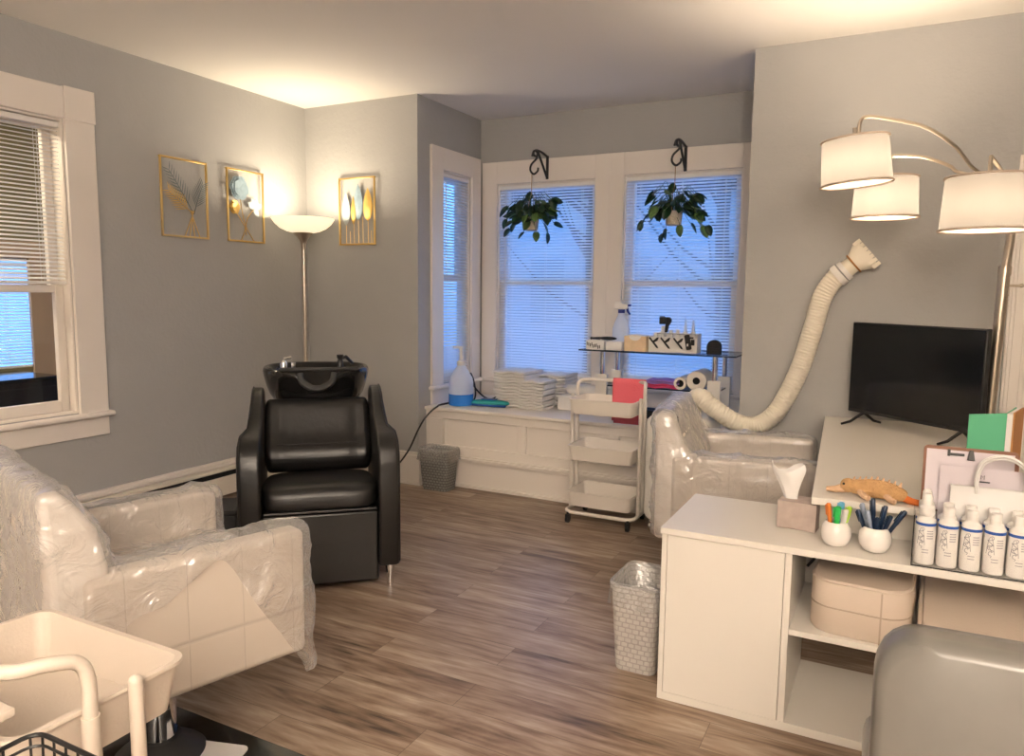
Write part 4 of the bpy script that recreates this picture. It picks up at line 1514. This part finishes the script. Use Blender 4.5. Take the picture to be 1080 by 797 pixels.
for i in range(9):
    a = i / 8
    rings.append([(-.065 + .13 * a, y, .098 + .016 * math.sin(PI * a) * (1 - abs(y) / .06) + .002 * math.sin(7 * a + 30 * y)) for y in (-.045, -.02, .02, .045)])
g.loft(rings, caps=False, closed=False)
g.obj('tissue', 'paper', b, solid=.004)
b = thing('spray_bottle', 'pale blue spray bottle with navy trigger on the glass shelf', 'bottle', (-1.675, 4.86, TZ))
G().lathe([(.054, 0), (.058, .006), (.058, .13), (.046, .17), (.022, .225), (.018, .25)], 24).obj('body', 'frosted', b)
G().lathe([(.023, .238), (.023, .262)], 16).obj('collar', 'navy', b)
G().box(-.05, -.013, .265, .045, .013, .30).prism([(-.05, .278), (.015, .30), (.0, .318), (-.045, .312)], -.012, .012, 'y').obj('spray_head', 'whiteplastic', b, bevel=.005)
G().prism([(.032, .272), (.046, .272), (.052, .25), (.066, .232), (.058, .226), (.040, .246)], -.007, .007, 'y').box(.044, -.007, .283, .066, .007, .297).obj('trigger', 'navy', b, bevel=.002)
rk = thing('bottle_rack', 'white open rack holding small white bottles on the glass shelf', 'rack', (-1.262, 4.66, TZ))
G().box(-.155, -.01, 0, .155, 0, .098).box(-.155, .10, 0, .155, .108, .12).box(-.155, 0, 0, -.149, .10, .10).box(.149, 0, 0, .155, .10, .125).box(-.149, 0, 0, .149, .10, .006).obj('tray', 'whiteplastic', rk, bevel=.002)
G().box(-.10, -.006, .118, .155, -.002, .122).box(-.10, -.006, .098, -.097, -.002, .122).box(.0, -.006, .098, .003, -.002, .122).box(.152, -.006, .098, .155, -.002, .122).obj('front_rail', 'chrome', rk, smooth=False)
BP = [(-.075, 'black-capped', .16), (-.025, 'second from the left', .135), (.02, 'middle', .14), (.068, 'tall pointed', .20), (.118, 'rightmost pointed', .19)]
for x, nm, h_ in BP:
    b = thing('small_bottle', 'small white %s bottle standing in the white rack' % nm, 'bottle', (-1.262 + x, 4.70, TZ + .0065), 0, 'bottles in the white rack')
    if h_ > .18:
        G().lathe([(.018, 0), (.019, .004), (.019, .11), (.012, .13)], 16).obj('body', 'whiteplastic', b)
        G().lathe([(.013, .128), (.010, .15), (.003, h_ + .02)], 14).obj('nozzle', 'frosted', b)
    else:
        G().lathe([(.018, 0), (.019, .004), (.019, h_ - .035), (.012, h_ - .028)], 16).obj('body', 'whiteplastic', b)
        G().lathe([(.013, h_ - .029), (.013, h_)], 14).obj('cap', 'whiteplastic', b)
hc = thing('hair_clipper', 'black hair clipper hooked over the top of the white rack bottles', 'clipper', (-1.318, 4.655, TZ + .14))
G().box(-.03, -.018, .04, .012, .012, .085).prism([(.012, .05), (.012, .085), (.035, .085), (.046, .072), (.046, .055), (.03, .03), (.022, -.012), (.006, -.012), (.008, .03)], -.014, .010, 'y').obj('body', 'black', hc, bevel=.004)
G().box(-.028, -.016, .086, .006, .008, .092).obj('blade', 'chrome', hc)
for i, x in enumerate((-.115, -.04, .042)):
    c = thing('hair_clip', 'black sectioning clip hooked on the white rack, %s of three' % ('leftmost', 'middle', 'rightmost')[i], 'hair clip', (-1.262 + x, 4.646, TZ + .062), 0, 'clips on the rack front')
    G().prism([(-.034, .028), (-.028, .036), (.024, -.022), (.03, -.036), (.018, -.034)], -.012, -.004, 'y').obj('lower_jaw', 'black', c, bevel=.002)
    G().prism([(.0, .0), (.022, .012), (.03, .034), (.018, .032), (-.008, .010)], -.010, -.002, 'y').obj('upper_jaw', 'black', c, bevel=.002)
c = thing('claw_clip', 'large black claw clip at the right end of the rack front', 'hair clip', (-1.155, 4.646, TZ + .075))
g = G()
g.m = Matrix.Rotation(-.18, 4, 'Y')
g.prism(rrect(-.022, -.05, .012, .045, .008), -.014, -.004, 'y')
g.obj('frame', 'black', c, bevel=.002)
G().box(-.010, -.0155, -.028, .0, -.0135, -.012).obj('gap', 'whiteplastic', c)
G().box(.014, -.014, -.022, .036, -.004, .014).box(.0, -.014, .02, .03, -.006, .03).obj('teeth', 'black', c, bevel=.003)
m_ = thing('domed_brush', 'black dome-topped brush standing at the right end of the glass shelf', 'brush', (-1.003, 4.67, TZ))
pl = [(.044, 0)] + [(.044 * math.cos(PI * i / 14), .048 + .044 * math.sin(PI * i / 14)) for i in range(15)] + [(-.044, 0)]
G().prism(pl, -.02, .02, 'y').obj('body', 'blackmatte', m_, bevel=.006)
g = G()
for i in range(7):
    for k in range(5):
        g.box(-.034 + .0112 * i, -.024, .012 + .014 * k, -.031 + .0112 * i, -.02, .015 + .014 * k)
g.obj('bristles', 'black', m_, smooth=False)
# middle shelf
MZ = ST + .214
for k, (m, lb, h_) in enumerate((('pinktowel', 'pink folded towel, lower of the two on the glass middle shelf', .026), ('purpletowel', 'purple folded towel on top of the pink towel', .026))):
    o = towel_mesh('folded_towel', .225 - .02 * k, .16, h_, 20 + k, m)
    o.location = (-1.335 + .012 * k, 4.745, MZ + .027 * k)
    tag(o, lb, 'towel')
for lb, x, r in (('smaller paper roll lying on the glass middle shelf', -1.206, .040), ('larger paper roll lying at the right of the glass middle shelf', -1.104, .062)):
    t = thing('paper_roll', lb, 'paper roll', (x, 4.66, MZ + r + .001))
    g = G()
    N = 28
    R = [[(rr * math.cos(2 * PI * j / N), y, rr * math.sin(2 * PI * j / N)) for j in range(N)] for rr, y in ((.023, 0), (r, 0), (r, .22), (.023, .22))]
    g.loft(R + [R[0]], caps=False)
    g.obj('roll', 'rollpaper', t)
    g = G()
    R = [[(rr * math.cos(2 * PI * j / N), y, rr * math.sin(2 * PI * j / N)) for j in range(N)] for rr, y in ((.0215, .002), (.0228, .002), (.0228, .218), (.0215, .218))]
    g.loft(R + [R[0]], caps=False)
    g.add([(.0214 * math.cos(2 * PI * j / N), .04, .0214 * math.sin(2 * PI * j / N)) for j in range(N)], [tuple(range(N))])
    g.obj('core_shade', 'blackmatte', t)  # black tube and disc stand for the shade inside the hole
for i, (y, z, lb) in enumerate(((4.71, .033, 'front of the two black bottles lying under the glass table'), (4.80, .033, 'rear of the two black bottles lying under the glass table'))):
    t = thing('black_bottle', lb, 'bottle', (-1.40, y, ST + z), 0, 'black bottles under the glass table')
    g = G()
    g.m = Matrix.Rotation(PI / 2, 4, 'Y')
    g.lathe([(.026, -.08), (.031, -.074), (.031, .05), (.018, .065)], 18).obj('body', 'black', t)
    g = G()
    g.m = Matrix.Rotation(PI / 2, 4, 'Y')
    g.lathe([(.019, .064), (.019, .09)], 16).obj('cap', 'blackgloss', t)

# ================================================================== fume extractor
FE = thing('fume_extractor', 'white extractor on casters with a cream hose leading up the wall', 'extractor', (-1.035, 4.26, 0))
g = G()
pl = rrect(-.215, .075, .145, .69, .05)
g.prism(pl, -.155, .155, 'y')
g.obj('body', 'whiteplastic', FE, bevel=.015, seg=3)
for s in (-1, 1):
    for q in (-1, 1):
        c = (s * .14 - .035, q * .115)
        G().tube([(c[0] - .012, c[1], .028), (c[0] + .012, c[1], .028)], .028, 16).tube([(c[0], c[1], .04), (c[0], c[1], .078)], .010, 8).box(c[0] - .016, c[1] - .016, .035, c[0] + .016, c[1] + .016, .06).obj('caster', 'chrome', FE)
hp = smooth_path([(-1.02, 4.24, .66), (-1.01, 4.22, .77), (-.965, 4.20, .80), (-.90, 4.19, .755), (-.80, 4.20, .69), (-.72, 4.23, .658), (-.645, 4.26, .668), (-.575, 4.275, .73), (-.515, 4.28, .84), (-.455, 4.285, 1.0), (-.405, 4.285, 1.20), (-.37, 4.285, 1.36), (-.33, 4.285, 1.44), (-.29, 4.285, 1.488)], 16)
HP = []
# resample evenly for the ribs
acc = [0]
for a, b_ in zip(hp, hp[1:]):
    acc.append(acc[-1] + (b_ - a).length)
step = .0042
n = int(acc[-1] / step)
j = 0
for i in range(n + 1):
    d = i * acc[-1] / n
    while j < len(acc) - 2 and acc[j + 1] < d:
        j += 1
    HP.append(hp[j].lerp(hp[j + 1], (d - acc[j]) / max(1e-6, acc[j + 1] - acc[j])))
rad = [.052 if (i // 2) % 2 else .0485 for i in range(len(HP))]
HP = [p - Vector((-1.035, 4.26, 0)) for p in HP]
G().tube(HP, rad, 20).obj('hose', 'hose', FE, ang=80)
NZd = Vector((.76, 0, .65)).normalized()
side = Vector((-.65, 0, .76))
e0 = HP[-1]
g = G()


def sec(d, a, b_, n=20, e=2):
    c = e0 + NZd * d
    out = []
    for j in range(n):
        t = 2 * PI * j / n
        ct, st_ = math.cos(t), math.sin(t)
        k = (abs(ct) ** e + abs(st_) ** e) ** (-1 / e)
        v = c + side * (a * k * ct) + Vector((0, 1, 0)) * (b_ * k * st_)
        out.append(tuple(v))
    return out


G().loft([sec(-.02, .058, .058), sec(.012, .058, .058)]).loft([sec(.018, .056, .056), sec(.042, .054, .054)]).obj('collar', 'whiteplastic', FE)
NG = G().loft([sec(.04, .046, .046), sec(.075, .044, .044), sec(.10, .058, .046, e=2.5), sec(.135, .078, .044, e=4), sec(.165, .083, .042, e=7), sec(.168, .083, .042, e=7)])
g = NG
for i in range(7):
    u = -.074 + .0247 * i
    for s in (-1, 1):
        c = e0 + NZd * .17 + side * u
        g.add([tuple(c + side * a + Vector((0, y, 0)) + NZd * d) for d in (-.03, .012) for a, y in ((-.008, s * .036 - .006), (.008, s * .036 - .006), (.008, s * .036 + .006), (-.008, s * .036 + .006))],
              [(3, 2, 1, 0), (4, 5, 6, 7), (0, 1, 5, 4), (1, 2, 6, 5), (2, 3, 7, 6), (3, 0, 4, 7)])
g.obj('nozzle', 'hose', FE)
G().tube([tuple(Vector(p)) for p in sec(.085, .052, .052)], .005, 6, closed=True).obj('strap', 'strap', FE)


# ================================================================== waste bins
def bin_(name, label, loc, rz, wx, wy, h_, m, rimm):
    t = thing('waste_bin', label, 'waste bin', loc, rz)
    g = G()
    R = []
    for k, z, q in ((.80, 0, 1), (.82, .01, 1), (.985, h_ - .02, 1), (1.03, h_ - .018, 1), (1.03, h_, 1), (.97, h_, 1), (.95, h_ - .02, 1), (.78, .012, 1)):
        R.append([(p[0] * k, p[1] * k, z) for p in rrect(-wx / 2, -wy / 2, wx / 2, wy / 2, .035)])
    g.loft(R).obj('basket', m, t, ang=50)
    # liner folded over the rim
    rnd = random.Random(len(label))
    base = rrect(-wx / 2, -wy / 2, wx / 2, wy / 2, .04, 8)
    R = []
    for k, z, wob in ((.70, h_ * .45, .12), (.86, h_ * .7, .10), (.955, h_ + .002, .02), (1.02, h_ + .010, .02), (1.07, h_ + .004, .03), (1.09, h_ - .03, .05), (1.10, h_ - .065, .08), (1.12, h_ - .075, .10)):
        R.append([(p[0] * (k + wob * rnd.uniform(-.5, .5)), p[1] * (k + wob * rnd.uniform(-.5, .5)), z + rnd.uniform(-.1, .1) * wob * .8) for p in base])
    G().loft(R, caps=False).obj('bin_liner', 'film', t, ang=80)
    return t


bin_('waste_bin', 'grey woven-pattern waste bin with a clear liner beside the window seat', (-2.805, 4.335, 0), 0, .25, .17, .285, 'greybin', None)
bin_('waste_bin', 'pale woven-pattern waste bin with a clear liner left of the white cabinet', (-.785, 2.615, 0), 0, .185, .25, .33, 'whitebin', None)

# ================================================================== on the cabinet and desk
t = thing('tissue_box', 'taupe patterned tissue box on the cabinet under the desk corner', 'tissue box', (-.262, 2.575, CT), math.radians(-6))
G().box(-.062, 0, 0, .062, .095, .092).obj('body', 'tissuebox', t, bevel=.002)
g = G()
rnd = random.Random(4)
rings = []
for i, (z, k) in enumerate(((.09, .45), (.12, .60), (.155, 1.0), (.185, 1.35), (.20, 1.2))):
    rings.append([(-.030 - .006 * i + k * .043 * math.cos(2 * PI * j / 16) * (1 + .25 * math.sin(3 * 2 * PI * j / 16 + i * .4)), .045 + k * .014 * math.sin(2 * PI * j / 16) * (1 + .3 * math.sin(2 * 2 * PI * j / 16 + i)), z + .018 * math.sin(2 * 2 * PI * j / 16 + 1) * (i > 1)) for j in range(16)])
g.loft(rings, caps=False).obj('tissue', 'paper', t, sub=1, ang=80)


def pot(label, x, y, r):
    t = thing('pen_pot', label, 'pen pot', (x, y, CT))
    k = r / .045
    G().lathe([(.022 * k, 0), (.034 * k, .006), (.043 * k, .022), (.046 * k, .040), (.043 * k, .060), (.033 * k, .075), (.030 * k, .076), (.028 * k, .072), (.036 * k, .055), (.036 * k, .02), (.01, .012)], 32).obj('body', 'ceramic', t)
    return t


def pen(label, m, base, top, r, group, cap=None):
    B, T_ = Vector(base), Vector(top)
    d = T_ - B
    t = thing('pen', label, 'pen', base, 0, group)
    G().tube([(0, 0, 0), tuple(d * .03), tuple(d * .62), tuple(d * .63), tuple(d * .97), tuple(d)], [r * .3, r, r, r * 1.12, r * 1.12, r * .75], 10).obj('barrel', m, t)
    s = d.cross(Vector((.3, 1, .2))).normalized() * r * 1.4
    G().tube([tuple(d * .66 + s), tuple(d * .95 + s)], r * .28, 6).obj('clip', m, t)
    return t


PX, PY = -.134, 2.478
pot('round white pot holding orange, green and lime pens', PX, PY, .044)
for lb, m, dx, dy, tx, ty, tz, r in (('orange', 'peno', -.012, .0, -.026, .0, .130, .0068), ('green', 'peng', -.002, -.008, .004, -.012, .126, .0085), ('light blue', 'penb', .002, .008, .012, .02, .134, .008), ('white', 'penw', .010, .0, .026, -.006, .118, .008), ('lime', 'penl', .014, .004, .036, .004, .126, .007)):
    pen('%s pen standing in the pot of colourful pens' % lb, m, (PX + dx, PY + dy, CT + .02), (PX + tx, PY + ty, CT + tz), r, 'colourful pens')
PX2, PY2 = -.024, 2.475
pot('round white pot holding a fan of dark blue pens', PX2, PY2, .046)
for i, (lb, m, dx, dy, tx, ty, tz) in enumerate((('leftmost', 'pend', -.012, 0, -.052, -.01, .125), ('silver-barrelled', 'pens', -.008, .004, -.042, .01, .142), ('tallest', 'pend', -.003, .0, -.012, .012, .16), ('dark silver', 'pens', -.004, -.006, -.024, -.016, .128), ('short upright', 'pend', .004, -.006, .004, -.018, .11), ('upright right-hand', 'pend', .005, .008, .024, .02, .14), ('second from the right', 'pend', .008, -.004, .040, -.008, .118), ('rightmost, most tilted', 'pend', .012, .002, .078, .0, .136))):
    pen('dark blue pen in the fan of pens, %s' % lb, m, (PX2 + dx, PY2 + dy, CT + .02), (PX2 + tx, PY2 + ty, CT + tz), .0062, 'dark blue pens')

# plush lizard-like toy
t = thing('plush_toy', 'tan plush toy animal lying on the near edge of the desk', 'toy', (-.03, 2.625, DT), math.radians(-7))
g = G()
sp = [(-.085, 0, .031, .025), (-.055, 0, .031, .024), (-.02, 0, .034, .031), (.03, .0, .033, .031), (.068, 0, .026, .024), (.09, 0, .018, .016)]
g.tube([p[:3] for p in sp], [p[3] for p in sp], 14)
g.sphere((-.085, 0, .032), (.026, .024, .024), 14, 8)
g.obj('body', 'plush', t, sub=1)
G().tube([(-.095, 0, .022), (-.125, 0, .013), (-.15, .002, .010)], [.016, .011, .008], 12).obj('snout', 'plushlight', t)
G().tube([(.08, 0, .016), (.10, -.004, .010), (.128, -.012, .009)], [.012, .011, .010], 12).obj('tail', 'plushorange', t)
for i, (x, s, dx) in enumerate(((-.045, -1, .03), (.03, -1, .03), (-.045, 1, -.02), (.04, 1, .03))):
    G().tube([(x, s * .015, .022), (x + dx * .5, s * .035, .012), (x + dx, s * .045, .009)], [.012, .010, .009], 10).obj('leg', 'plushlight', t)
G().sphere((-.095, -.021, .040), .004, 10, 6).sphere((-.095, .021, .040), .004, 10, 6).obj('eyes', 'blackgloss', t)
g = G()
for i in range(9):
    x = -.07 + i * .017
    g.tube([(x, 0, .058 - abs(i - 4) * .002), (x + .004, 0, .074 - abs(i - 4) * .0025)], [.006, .002], 6)
g.obj('back_crest', 'plushlight', t)

# ---- bottles in a clear tray
BX0 = .075
tb = thing('clear_tray', 'clear acrylic tray holding two rows of white bottles on the cabinet edge', 'tray', (BX0, 2.392, CT))
TW, TD, TH = .405, .117, .06
G().box(0, 0, 0, TW, TD, .003).box(0, 0, .003, .003, TD, .15).box(TW - .003, 0, .003, TW, TD, .15).box(.003, 0, .003, TW - .003, .003, TH).box(.003, TD - .003, .003, TW - .003, TD, TH).obj('tray', 'clear', tb, smooth=False)
G().tube([(0, 0, .0015), (TW, 0, .0015)], .002, 6).tube([(0, 0, 0), (0, 0, .15)], .0015, 6).obj('edge', 'rubber', tb, smooth=False)


def squiggle(seed, R, z0, z1, a0, a1):
    rnd = random.Random(seed)
    pts = []
    for i in range(15):
        u = i / 14
        a = a0 + (a1 - a0) * (.5 + .5 * math.sin(u * 15 + .4))
        pts.append((R * math.sin(a), -R * math.cos(a), z0 + (z1 - z0) * (u + .05 * math.sin(u * 21))))
    return smooth_path(pts, 3)


def wht_bottle(label, x, y, z, tall):
    t = thing('white_bottle', label, 'bottle', (x, y, z), 0, 'white bottles with blue bands')
    R = .0262
    G().lathe([(R - .003, 0), (R, .004), (R, .123), (R * .95, .132), (R * .6, .140), (.014, .143)], 28).obj('body', 'whiteplastic', t)
    if tall:
        G().lathe([(.017, .142), (.021, .150), (.020, .168), (.0135, .174), (.0125, .198), (.009, .206)], 20).obj('cap', 'whiteplastic', t)
    else:
        G().lathe([(.0145, .141), (.0145, .170), (.0135, .172)], 20).obj('cap', 'whiteplastic', t)
    G().lathe([(R + .0004, .116), (R + .0006, .117), (R + .0006, .1225), (R * .985, .1245)], 28, caps=False).obj('blue_band', 'blueband', t)
    g = G()
    g.tube(squiggle(1, R + .0006, .065, .110, -.75, -.15), .0006, 5)
    g.tube(squiggle(3, R + .0006, .05, .09, -.6, -.3), .0006, 5)
    g.tube([(R * 1.02 * math.sin(a), -R * 1.02 * math.cos(a), .060 + .050 * (1 - ((a + .45) / .4) ** 2)) for a in [(-.85 + .8 * i / 10) for i in range(11)]], .0005, 5)
    g.obj('logo', 'logoink', t)
    g = G()
    for k in range(4):
        z0 = .100 - .007 * k
        for i in range(5):
            a, b_ = .1 + .13 * i, .1 + .13 * (i + 1)
            g.add([((R + .0005) * math.sin(q), -(R + .0005) * math.cos(q), zz) for q, zz in ((a, z0), (b_, z0), (b_, z0 + .003), (a, z0 + .003))], [(0, 1, 2, 3)])
    for k in range(2):
        z0 = .045 - .008 * k
        for i in range(5):
            a, b_ = -.3 + .13 * i, -.3 + .13 * (i + 1)
            g.add([((R + .0005) * math.sin(q), -(R + .0005) * math.cos(q), zz) for q, zz in ((a, z0), (b_, z0), (b_, z0 + .0025), (a, z0 + .0025))], [(0, 1, 2, 3)])
    g.obj('label_print', 'greyprint', t, smooth=False)
    return t


NB = ['leftmost', 'second from the left', 'third from the left', 'fourth from the left', 'fifth from the left', 'sixth from the left', 'seventh from the left']
for r in range(2):
    for i in range(7):
        x = BX0 + .032 + i * .0565
        wht_bottle('%s row white bottle with blue band, %s in the clear tray' % (('front', 'rear')[r], NB[i]), x, 2.392 + .0315 + r * .055, CT + .0035, i == 0)

# gift bag
t = thing('gift_bag', 'white paper gift bag with twisted cord handles behind the bottles', 'gift bag', (.285, 2.524, CT))
g = G()
g.loft([[(-.115, -.012, 0), (.135, -.012, 0), (.135, .012, 0), (-.115, .012, 0)], [(-.116, -.014, .11), (.136, -.014, .11), (.136, .012, .11), (-.116, .012, .11)], [(-.118, -.010, .222), (.138, -.010, .222), (.138, .008, .222), (-.118, .008, .222)]], caps=False)
g.obj('bag', 'paper', t, solid=.001)
for y in (-.012, .010):
    G().tube(smooth_path([(-.055, y, .205), (-.056, y, .25), (-.045, y - .002, .295), (-.010, y - .004, .318), (.025, y - .004, .318), (.060, y - .002, .295), (.072, y, .25), (.070, y, .205)], 6), .0028, 8).tube(smooth_path([(-.049, y, .205), (-.050, y, .25), (-.040, y - .002, .29), (-.010, y - .004, .311), (.025, y - .004, .311), (.055, y - .002, .29), (.065, y, .25), (.063, y, .205)], 6), .0022, 8).obj('handle', 'rope' if False else 'paper', t)


def plate(x0, x1, z0, z1, th, r=.008):
    return G().prism(rrect(x0, z0, x1, z1, r), 0, th, 'y')


cb = thing('clipboard', 'brown clipboard with papers leaning at the desk edge behind the bottles', 'clipboard', (.215, 2.556, CT + .128))
cb.rotation_euler = (math.radians(-8), 0, 0)
plate(-.122, .122, 0, .198, .004, .012).obj('board', 'clipboard', cb)
G().box(-.114, -.0025, .004, .112, -.0002, .188).obj('paper', 'lilac', cb, smooth=False)
G().box(-.055, -.006, .172, -.015, -.003, .180).box(-.059, -.008, .170, -.052, -.003, .190).prism([(-.008, .162), (.012, .162), (.007, .192), (-.003, .192)], -.012, -.003, 'y').obj('clip', 'black', cb, bevel=.001)
dh = thing('leaflet_holder', 'clear acrylic holder with printed leaflets between the clipboard and the bottles', 'leaflet holder', (.255, 2.575, DT + .001), 0)
dh.location = (.232, 2.541, CT + .055)
dh.rotation_euler = (math.radians(-3), 0, 0)
G().box(-.10, -.002, 0, .125, 0, .225).obj('front_panel', 'clear', dh, smooth=False)
G().box(-.093, .0008, .01, .12, .002, .218).obj('leaflet', 'lilac', dh, smooth=False)
g = G()
g.box(.005, -.0006, .176, .035, .0006, .180)
g.tube([(.012, 0, .186), (.012, 0, .198), (.016, 0, .192), (.020, 0, .198), (.020, 0, .186)], .0008, 4)
g.obj('heading_print', 'print', dh, smooth=False)
g = G()
for k in range(11):
    z = .150 - .011 * k
    g.box(-.055, -.0006, z, .085 - .02 * (k % 3), .0006, z + .0035)
g.obj('body_print', 'greyprint', dh, smooth=False)

# green book standing half open
bk_ = thing('book', 'green-covered book standing half open at the far right of the desk', 'book', (.262, 2.97, DT), math.radians(2))
G().prism([(-.028, 0), (.080, .0), (.080, .262), (-.028, .250)], -.003, 0.002, 'y').obj('front_cover', 'green', bk_, bevel=.001)
g = G()
g.add([(.078, 0, 0), (.120, .10, 0), (.123, .10, 0), (.081, -.001, 0), (.078, 0, .262), (.120, .10, .272), (.123, .10, .272), (.081, -.001, .262)], [(3, 2, 1, 0), (4, 5, 6, 7), (0, 1, 5, 4), (1, 2, 6, 5), (2, 3, 7, 6), (3, 0, 4, 7)])
g.obj('inner_cover', 'green', bk_)
g = G()
g.add([(.082, -.0, 0.003), (.124, .10, 0.003), (.140, .098, .003), (.098, -.004, .003), (.082, 0, .260), (.124, .10, .268), (.140, .098, .268), (.098, -.004, .260)], [(3, 2, 1, 0), (4, 5, 6, 7), (0, 1, 5, 4), (1, 2, 6, 5), (2, 3, 7, 6), (3, 0, 4, 7)])
g.obj('pages', 'paper', bk_)
g = G()
g.add([(.098, -.005, 0), (.140, .099, 0), (.145, .098, 0), (.103, -.006, 0), (.098, -.005, .265), (.140, .099, .273), (.145, .098, .273), (.103, -.006, .265)], [(3, 2, 1, 0), (4, 5, 6, 7), (0, 1, 5, 4), (1, 2, 6, 5), (2, 3, 7, 6), (3, 0, 4, 7)])
g.obj('back_cover', 'bookbrown', bk_)

# ---- cases on the shelf
SHZ = .335
t = thing('vanity_case', 'beige round-cornered zip case on the cabinet shelf', 'case', (-.20, 2.43, SHZ), math.radians(-4))
P_ = rrect(0, 0, .285, .33, .075, 7)


def ring_(P, k, z):
    cx, cy = .1425, .165
    return [(cx + (p[0] - cx) * k, cy + (p[1] - cy) * k, z) for p in P]


G().loft([ring_(P_, .97, 0), ring_(P_, 1, .008), ring_(P_, 1.0, .083)]).obj('body', 'lid', t)
G().loft([ring_(P_, 1.0, .086), ring_(P_, 1.0, .155), ring_(P_, .985, .165), ring_(P_, .95, .17)]).obj('lid', 'lid', t)
g = G()
g.tube(ring_(P_, 1.003, .0845), .0025, 6, closed=True)
g.obj('zip', 'piping', t)
G().tube(ring_(P_, .992, .165), .003, 6, closed=True).obj('piping', 'lid', t)
G().box(.205, -.003, .0, .210, -.0005, .16).obj('seam', 'piping', t)
for i, (x, lb, wd) in enumerate(((.105, 'flat beige case on the cabinet shelf right of the zip case', .29), (.405, 'flat beige case at the right end of the cabinet shelf', .26))):
    t = thing('flat_case', lb, 'case', (x, 2.46, SHZ), math.radians(-2))
    P2_ = rrect(0, 0, wd, .34, .02, 4)
    G().loft([[(p[0], p[1], 0) for p in P2_], [(p[0], p[1], .055 + p[1] * .22) for p in P2_]]).obj('body', 'lid', t, bevel=.004)
    G().loft([[(p[0] + (.012 if p[0] < wd / 2 else -.012), p[1] * .93 + .012, .0555 + (p[1] * .93 + .012) * .22) for p in P2_], [(p[0] + (.014 if p[0] < wd / 2 else -.014), p[1] * .92 + .014, .064 + (p[1] * .92 + .014) * .22) for p in P2_]]).obj('lid_panel', 'lid', t, bevel=.002)
cd2 = G().tube(smooth_path([(-.238, 2.80, .41), (-.20, 2.81, .47), (-.21, 2.80, .52), (-.17, 2.80, .55), (-.12, 2.80, .56)], 6), .005, 8).obj('cable', 'black')
tag(cd2, 'short black cord behind the zip case inside the cabinet', 'cord')

# ================================================================== bottom-left foreground
t = thing('side_table', 'corner of a beige table at the left edge in front of the cart', 'table', (-1.30, .35, 0))
G().box(-.35, -.25, .785, .242, .206, .80).obj('top', 'cartdarkened', t, bevel=.003)
for x, y in ((.205, .155), (.205, -.23), (-.33, -.23)):
    G().box(x, y, .0, x + .025, y + .025, .785).obj('leg', 'cartdarkened', t, bevel=.003)
t = thing('wire_basket', 'black wire basket on legs at the bottom left edge in front of the cart', 'basket', (-.862, .442, 0))
g = G()
w2, d2, hh, z0 = .11, .093, .80, .60


def rim(z, k):
    return [(p[0], p[1], z) for p in rrect(-w2 * k, -d2 * k, w2 * k, d2 * k, .02, 4)]


G().tube(rim(hh, 1), .0032, 8, closed=True).obj('rim', 'darkcoat', t)
g = G()
for z, k in ((.785, .995), (.74, .97), (.67, .94), (z0, .92)):
    g.tube(rim(z, k), .002, 6, closed=True)
for i in range(9):
    x = -w2 * .9 + w2 * 1.8 * i / 8
    g.tube([(x, -d2, hh), (x * .93, -d2 * .92, z0), (x * .93, d2 * .92, z0), (x, d2, hh)], .0018, 5)
for i in range(6):
    y = -d2 * .9 + d2 * 1.8 * i / 5
    g.tube([(-w2, y, hh), (-w2 * .92, y * .93, z0), (w2 * .92, y * .93, z0), (w2, y, hh)], .0018, 5)
g.obj('wires', 'darkcoat', t)
for sx_ in (-1, 1):
    for sy_ in (-1, 1):
        G().tube([(sx_ * w2 * .85, sy_ * d2 * .85, 0), (sx_ * w2 * .85, sy_ * d2 * .85, z0)], .005, 8).obj('leg', 'darkcoat', t)
